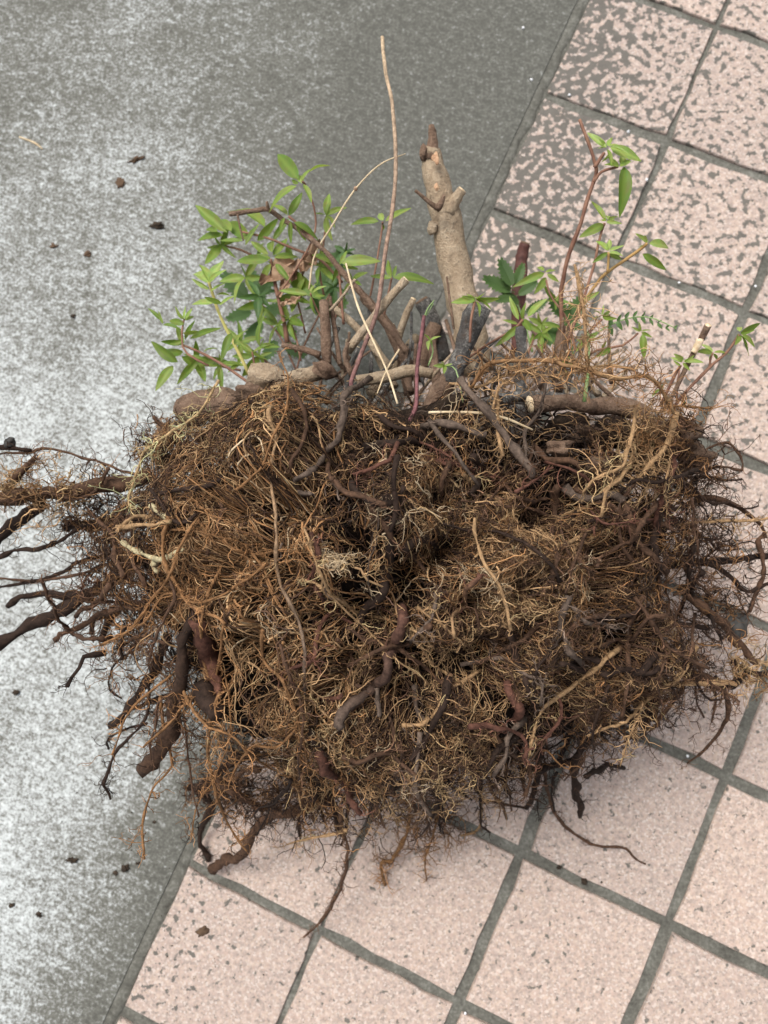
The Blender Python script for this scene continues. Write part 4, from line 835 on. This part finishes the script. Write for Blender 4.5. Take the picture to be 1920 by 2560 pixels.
R_('917,682 910,730 901,800 900,870 885,910', 8, 10, (0.25, 0.25), 'purple', 'tendril', fuzz=0, wig=.15, rough=.04)
wood('917,684 925,665 938,648', [4, 3, 2], (0.25, 0.255), MGR, 'shoot_tip', sides=5); wood('916,682 922,680 936,655', [3, 2, 2], (0.25, 0.25), MGR, 'shoot_tip', sides=5)
wood('667,625 680,551 717,488 767,409 822,355 876,332', [4, 4, 4, 4, 3, 2], (0.18, 0.2), MSTRAW, 'grass_stalk', sides=5); lump(768, 408, 0.192, 8, 8, MDRY, 'node')
wood('1262,868 1272,791 1270,716', [9, 7, 6], (0.24, 0.25), MGR, 'grass_blade', sides=5)
for sp, k in (('1000,870 985,800 960,790', 1), ('925,790 935,760 930,735', 1)): sprig(sp, 3, 3, (0.24, 0.24), MGR, '', ((float(sp.split()[-1].split(',')[0]), float(sp.split()[-1].split(',')[1]), 4, 20, 'y'),))

# ------------------------------------------------------------------ loose things lying on the shrub
def loose(name, spec, ws, h, m, label, cat, group=None):
    o = wood(spec, ws, h, m, name, sides=6); o.parent = None; o.location = base; return thing(o, label, cat, group)
loose('straw', '747,569 772,659 797,717 834,797 859,872', [4, 5, 5, 5, 5], (0.25, 0.26, 0.27), MSTRAW, 'pale dry straw leaning across the stems beside the tall purple shoot', 'straw')
loose('straw', '925,891 985,890 1045,893 1095,905 1150,928', [6, 6, 6, 6, 4], (0.27, 0.275, 0.265), MSTRAW, 'pale straw lying flat on the root ball below the sawn stem end', 'straw')
loose('straw', '862,755 835,800 815,850', [4, 4, 3], (0.255, 0.26), MSTRAW, 'short pale straw crossing the long straw among the stems', 'straw')
def rock(name, u, v, h, wu, wv, m, label, cat, amp=0.25, thick=0.7, group=None, rot=0.0):
    o = lump(u, v, h, wu, wv, m, name, None, amp, thick, rot); o.parent = None; o.location = base; return thing(o, label, cat, group)
rock('stone', 1592, 1351, 0.152, 44, 50, MPEB, 'dark flat stone caught between roots on the right of the ball', 'stone', 0.12, 0.6)
rock('stone', 22, 957, 0.203, 22, 20, MPEB, 'small black stone sitting on a root over the concrete', 'stone', 0.15, 0.8)
rock('stone', 1090, 868, 0.215, 26, 22, MPEB, 'small dark stone wedged among the grey stems', 'stone', 0.2, 0.8)

# ------------------------------------------------------------------ crumbs and litter on the paving
def crumb(u, v, wu, wv, m, label, cat='crumb', name='soil_crumb', th=0.5, amp=.35, rot=0.0):
    wu *= 0.66; wv *= 0.66
    s = float(pxm(px(u, v, 0.0))); return rock(name, u, v, (wu+wv)/2*th*s*0.36, wu, wv, m, label, cat, amp, th, None, rot)
crumb(260, 397, 20, 30, MLIT, 'brown leaf fragment on the concrete below an olive sliver', 'leaf litter', 'leaf_fragment', .2)
crumb(295, 344, 40, 12, MLIT, 'thin olive-brown sliver on the concrete above a brown leaf fragment', 'leaf litter', 'leaf_fragment', .3, .3, .35)
crumb(341, 488, 34, 18, MCRUMB, 'jagged brown soil crumb on the concrete left of the highest leaves')
crumb(190, 548, 16, 14, MLIT, 'small reddish crumb on the pale concrete, a little right of another', 'crumb', 'leaf_fragment', .4)
crumb(116, 531, 20, 14, MLIT, 'faint brown crumb on the concrete left of a reddish crumb', 'crumb', 'leaf_fragment', .3)
crumb(158, 682, 16, 10, MCRUMB, 'tiny dark crumb on the concrete left of the lowest green shoots')
crumb(34, 1496, 18, 15, MCRUMB, 'round black crumb alone on the concrete under the long left roots', th=.8, amp=.15)
crumb(269, 1876, 22, 20, MCRUMB, 'largest black crumb of the trio on the concrete near the tile edge', th=.7, amp=.2)
crumb(297, 1866, 12, 8, MCRUMB, 'small olive crumb right beside the largest black crumb')
crumb(250, 1886, 11, 11, MCRUMB, 'small black crumb left beside the largest black crumb')
crumb(155, 1858, 26, 12, MCRUMB, 'pair-shaped dark crumb on the concrete left of a black crumb trio')
crumb(84, 1976, 13, 11, MCRUMB, 'small brown crumb on the lower concrete far from the tiles')
crumb(24, 1955, 12, 11, MCRUMB, 'small grey-brown pellet on the concrete beside a brown crumb')
crumb(333, 1776, 8, 7, MCRUMB, 'tiny black grain on the dirty concrete near the thick bent root')
crumb(436, 2012, 32, 26, MLIT, 'brown dirt flake stuck on the pink tile beside the concrete', 'crumb', 'dirt_flake', .12)
crumb(1262, 1904, 18, 17, MCRUMB, 'round dark crumb lying in the tile joint', th=.7, amp=.12)
crumb(1208, 1874, 14, 10, MCRUMB, 'faint small crumb in the same joint as the round dark crumb', th=.4)
crumb(1300, 690-690+905+1000, 6, 6, MCRUMB, 'speck of soil in the joint beside the round dark crumb')
GG = 'white glint beads on the paving'  # small white beads added to imitate bright highlights on the paving
for u, v, lb in ((1485, 1633, 'white glint bead in the tile joint at the tip of a hanging thin root'), (1357, 284, 'white glint bead in the tile joint beside the leafy tip of the tall shoot'), (1397, 388, 'white glint bead in the joint just past the tall shoot with its hanging leaf'),
                 (1467, 610, 'white glint bead in the joint beyond the golden-stemmed shoot'), (1148, 172, 'white glint bead on dark concrete near the tile edge and the stump'), (1005, 2189, 'white glint bead at a joint crossing far from the roots'),
                 (1632, 618, 'white glint bead in the joint above the outermost leafy shoot'), (1130, 60, 'white glint bead on dark concrete farthest from the shrub'), (1230, 205, 'white glint bead on the mortar edge between concrete and tiles')):
    o = crumb(u, v, random.uniform(6, 9), random.uniform(6, 9), MGLINT, lb, 'glints', 'glint_bead', .8, .1); o['group'] = GG
s_ = wood('42,296 74,308 92,322', [3, 4, 2], (0.0008, 0.001), MSTRAW, 'straw', sides=5); s_.parent = None; s_.location = base; thing(s_, 'whitish splinter of straw lying on the concrete alone', 'straw')

# tiny specks of soil shaken off around the plant
sv_, sf_ = [], []
for _ in range(420):
    if random.random() < 0.5: u, v = random.gauss(300, 200), random.gauss(1750, 330)
    else: u, v = random.gauss(800, 480), random.gauss(1700, 330)
    if random.random() < 0.2: u, v = random.gauss(200, 160), random.gauss(500, 200)
    p = px(u, v, 0.0008); r = random.uniform(0.0003, 0.0011)*random.uniform(.6, 1.2); k = len(sv_)
    for dx, dy, dz in ((1, 0, 0), (-.5, .8, 0), (-.6, -.7, 0), (0, 0, 1), (0.1, 0.1, -1)): sv_.append((p[0]+dx*r*random.uniform(.6, 1.5), p[1]+dy*r*random.uniform(.6, 1.5), p[2]+dz*r*0.7))
    for a, b in ((0, 1), (1, 2), (2, 0)): sf_ += [(k+a, k+b, k+3), (k+b, k+a, k+4)]
o = meshobj('soil_specks', sv_, sf_, MCRUMB, smooth=False); o['kind'] = 'stuff'; thing(o, 'scattered tiny specks of dark soil on the paving around the root ball', 'soil')
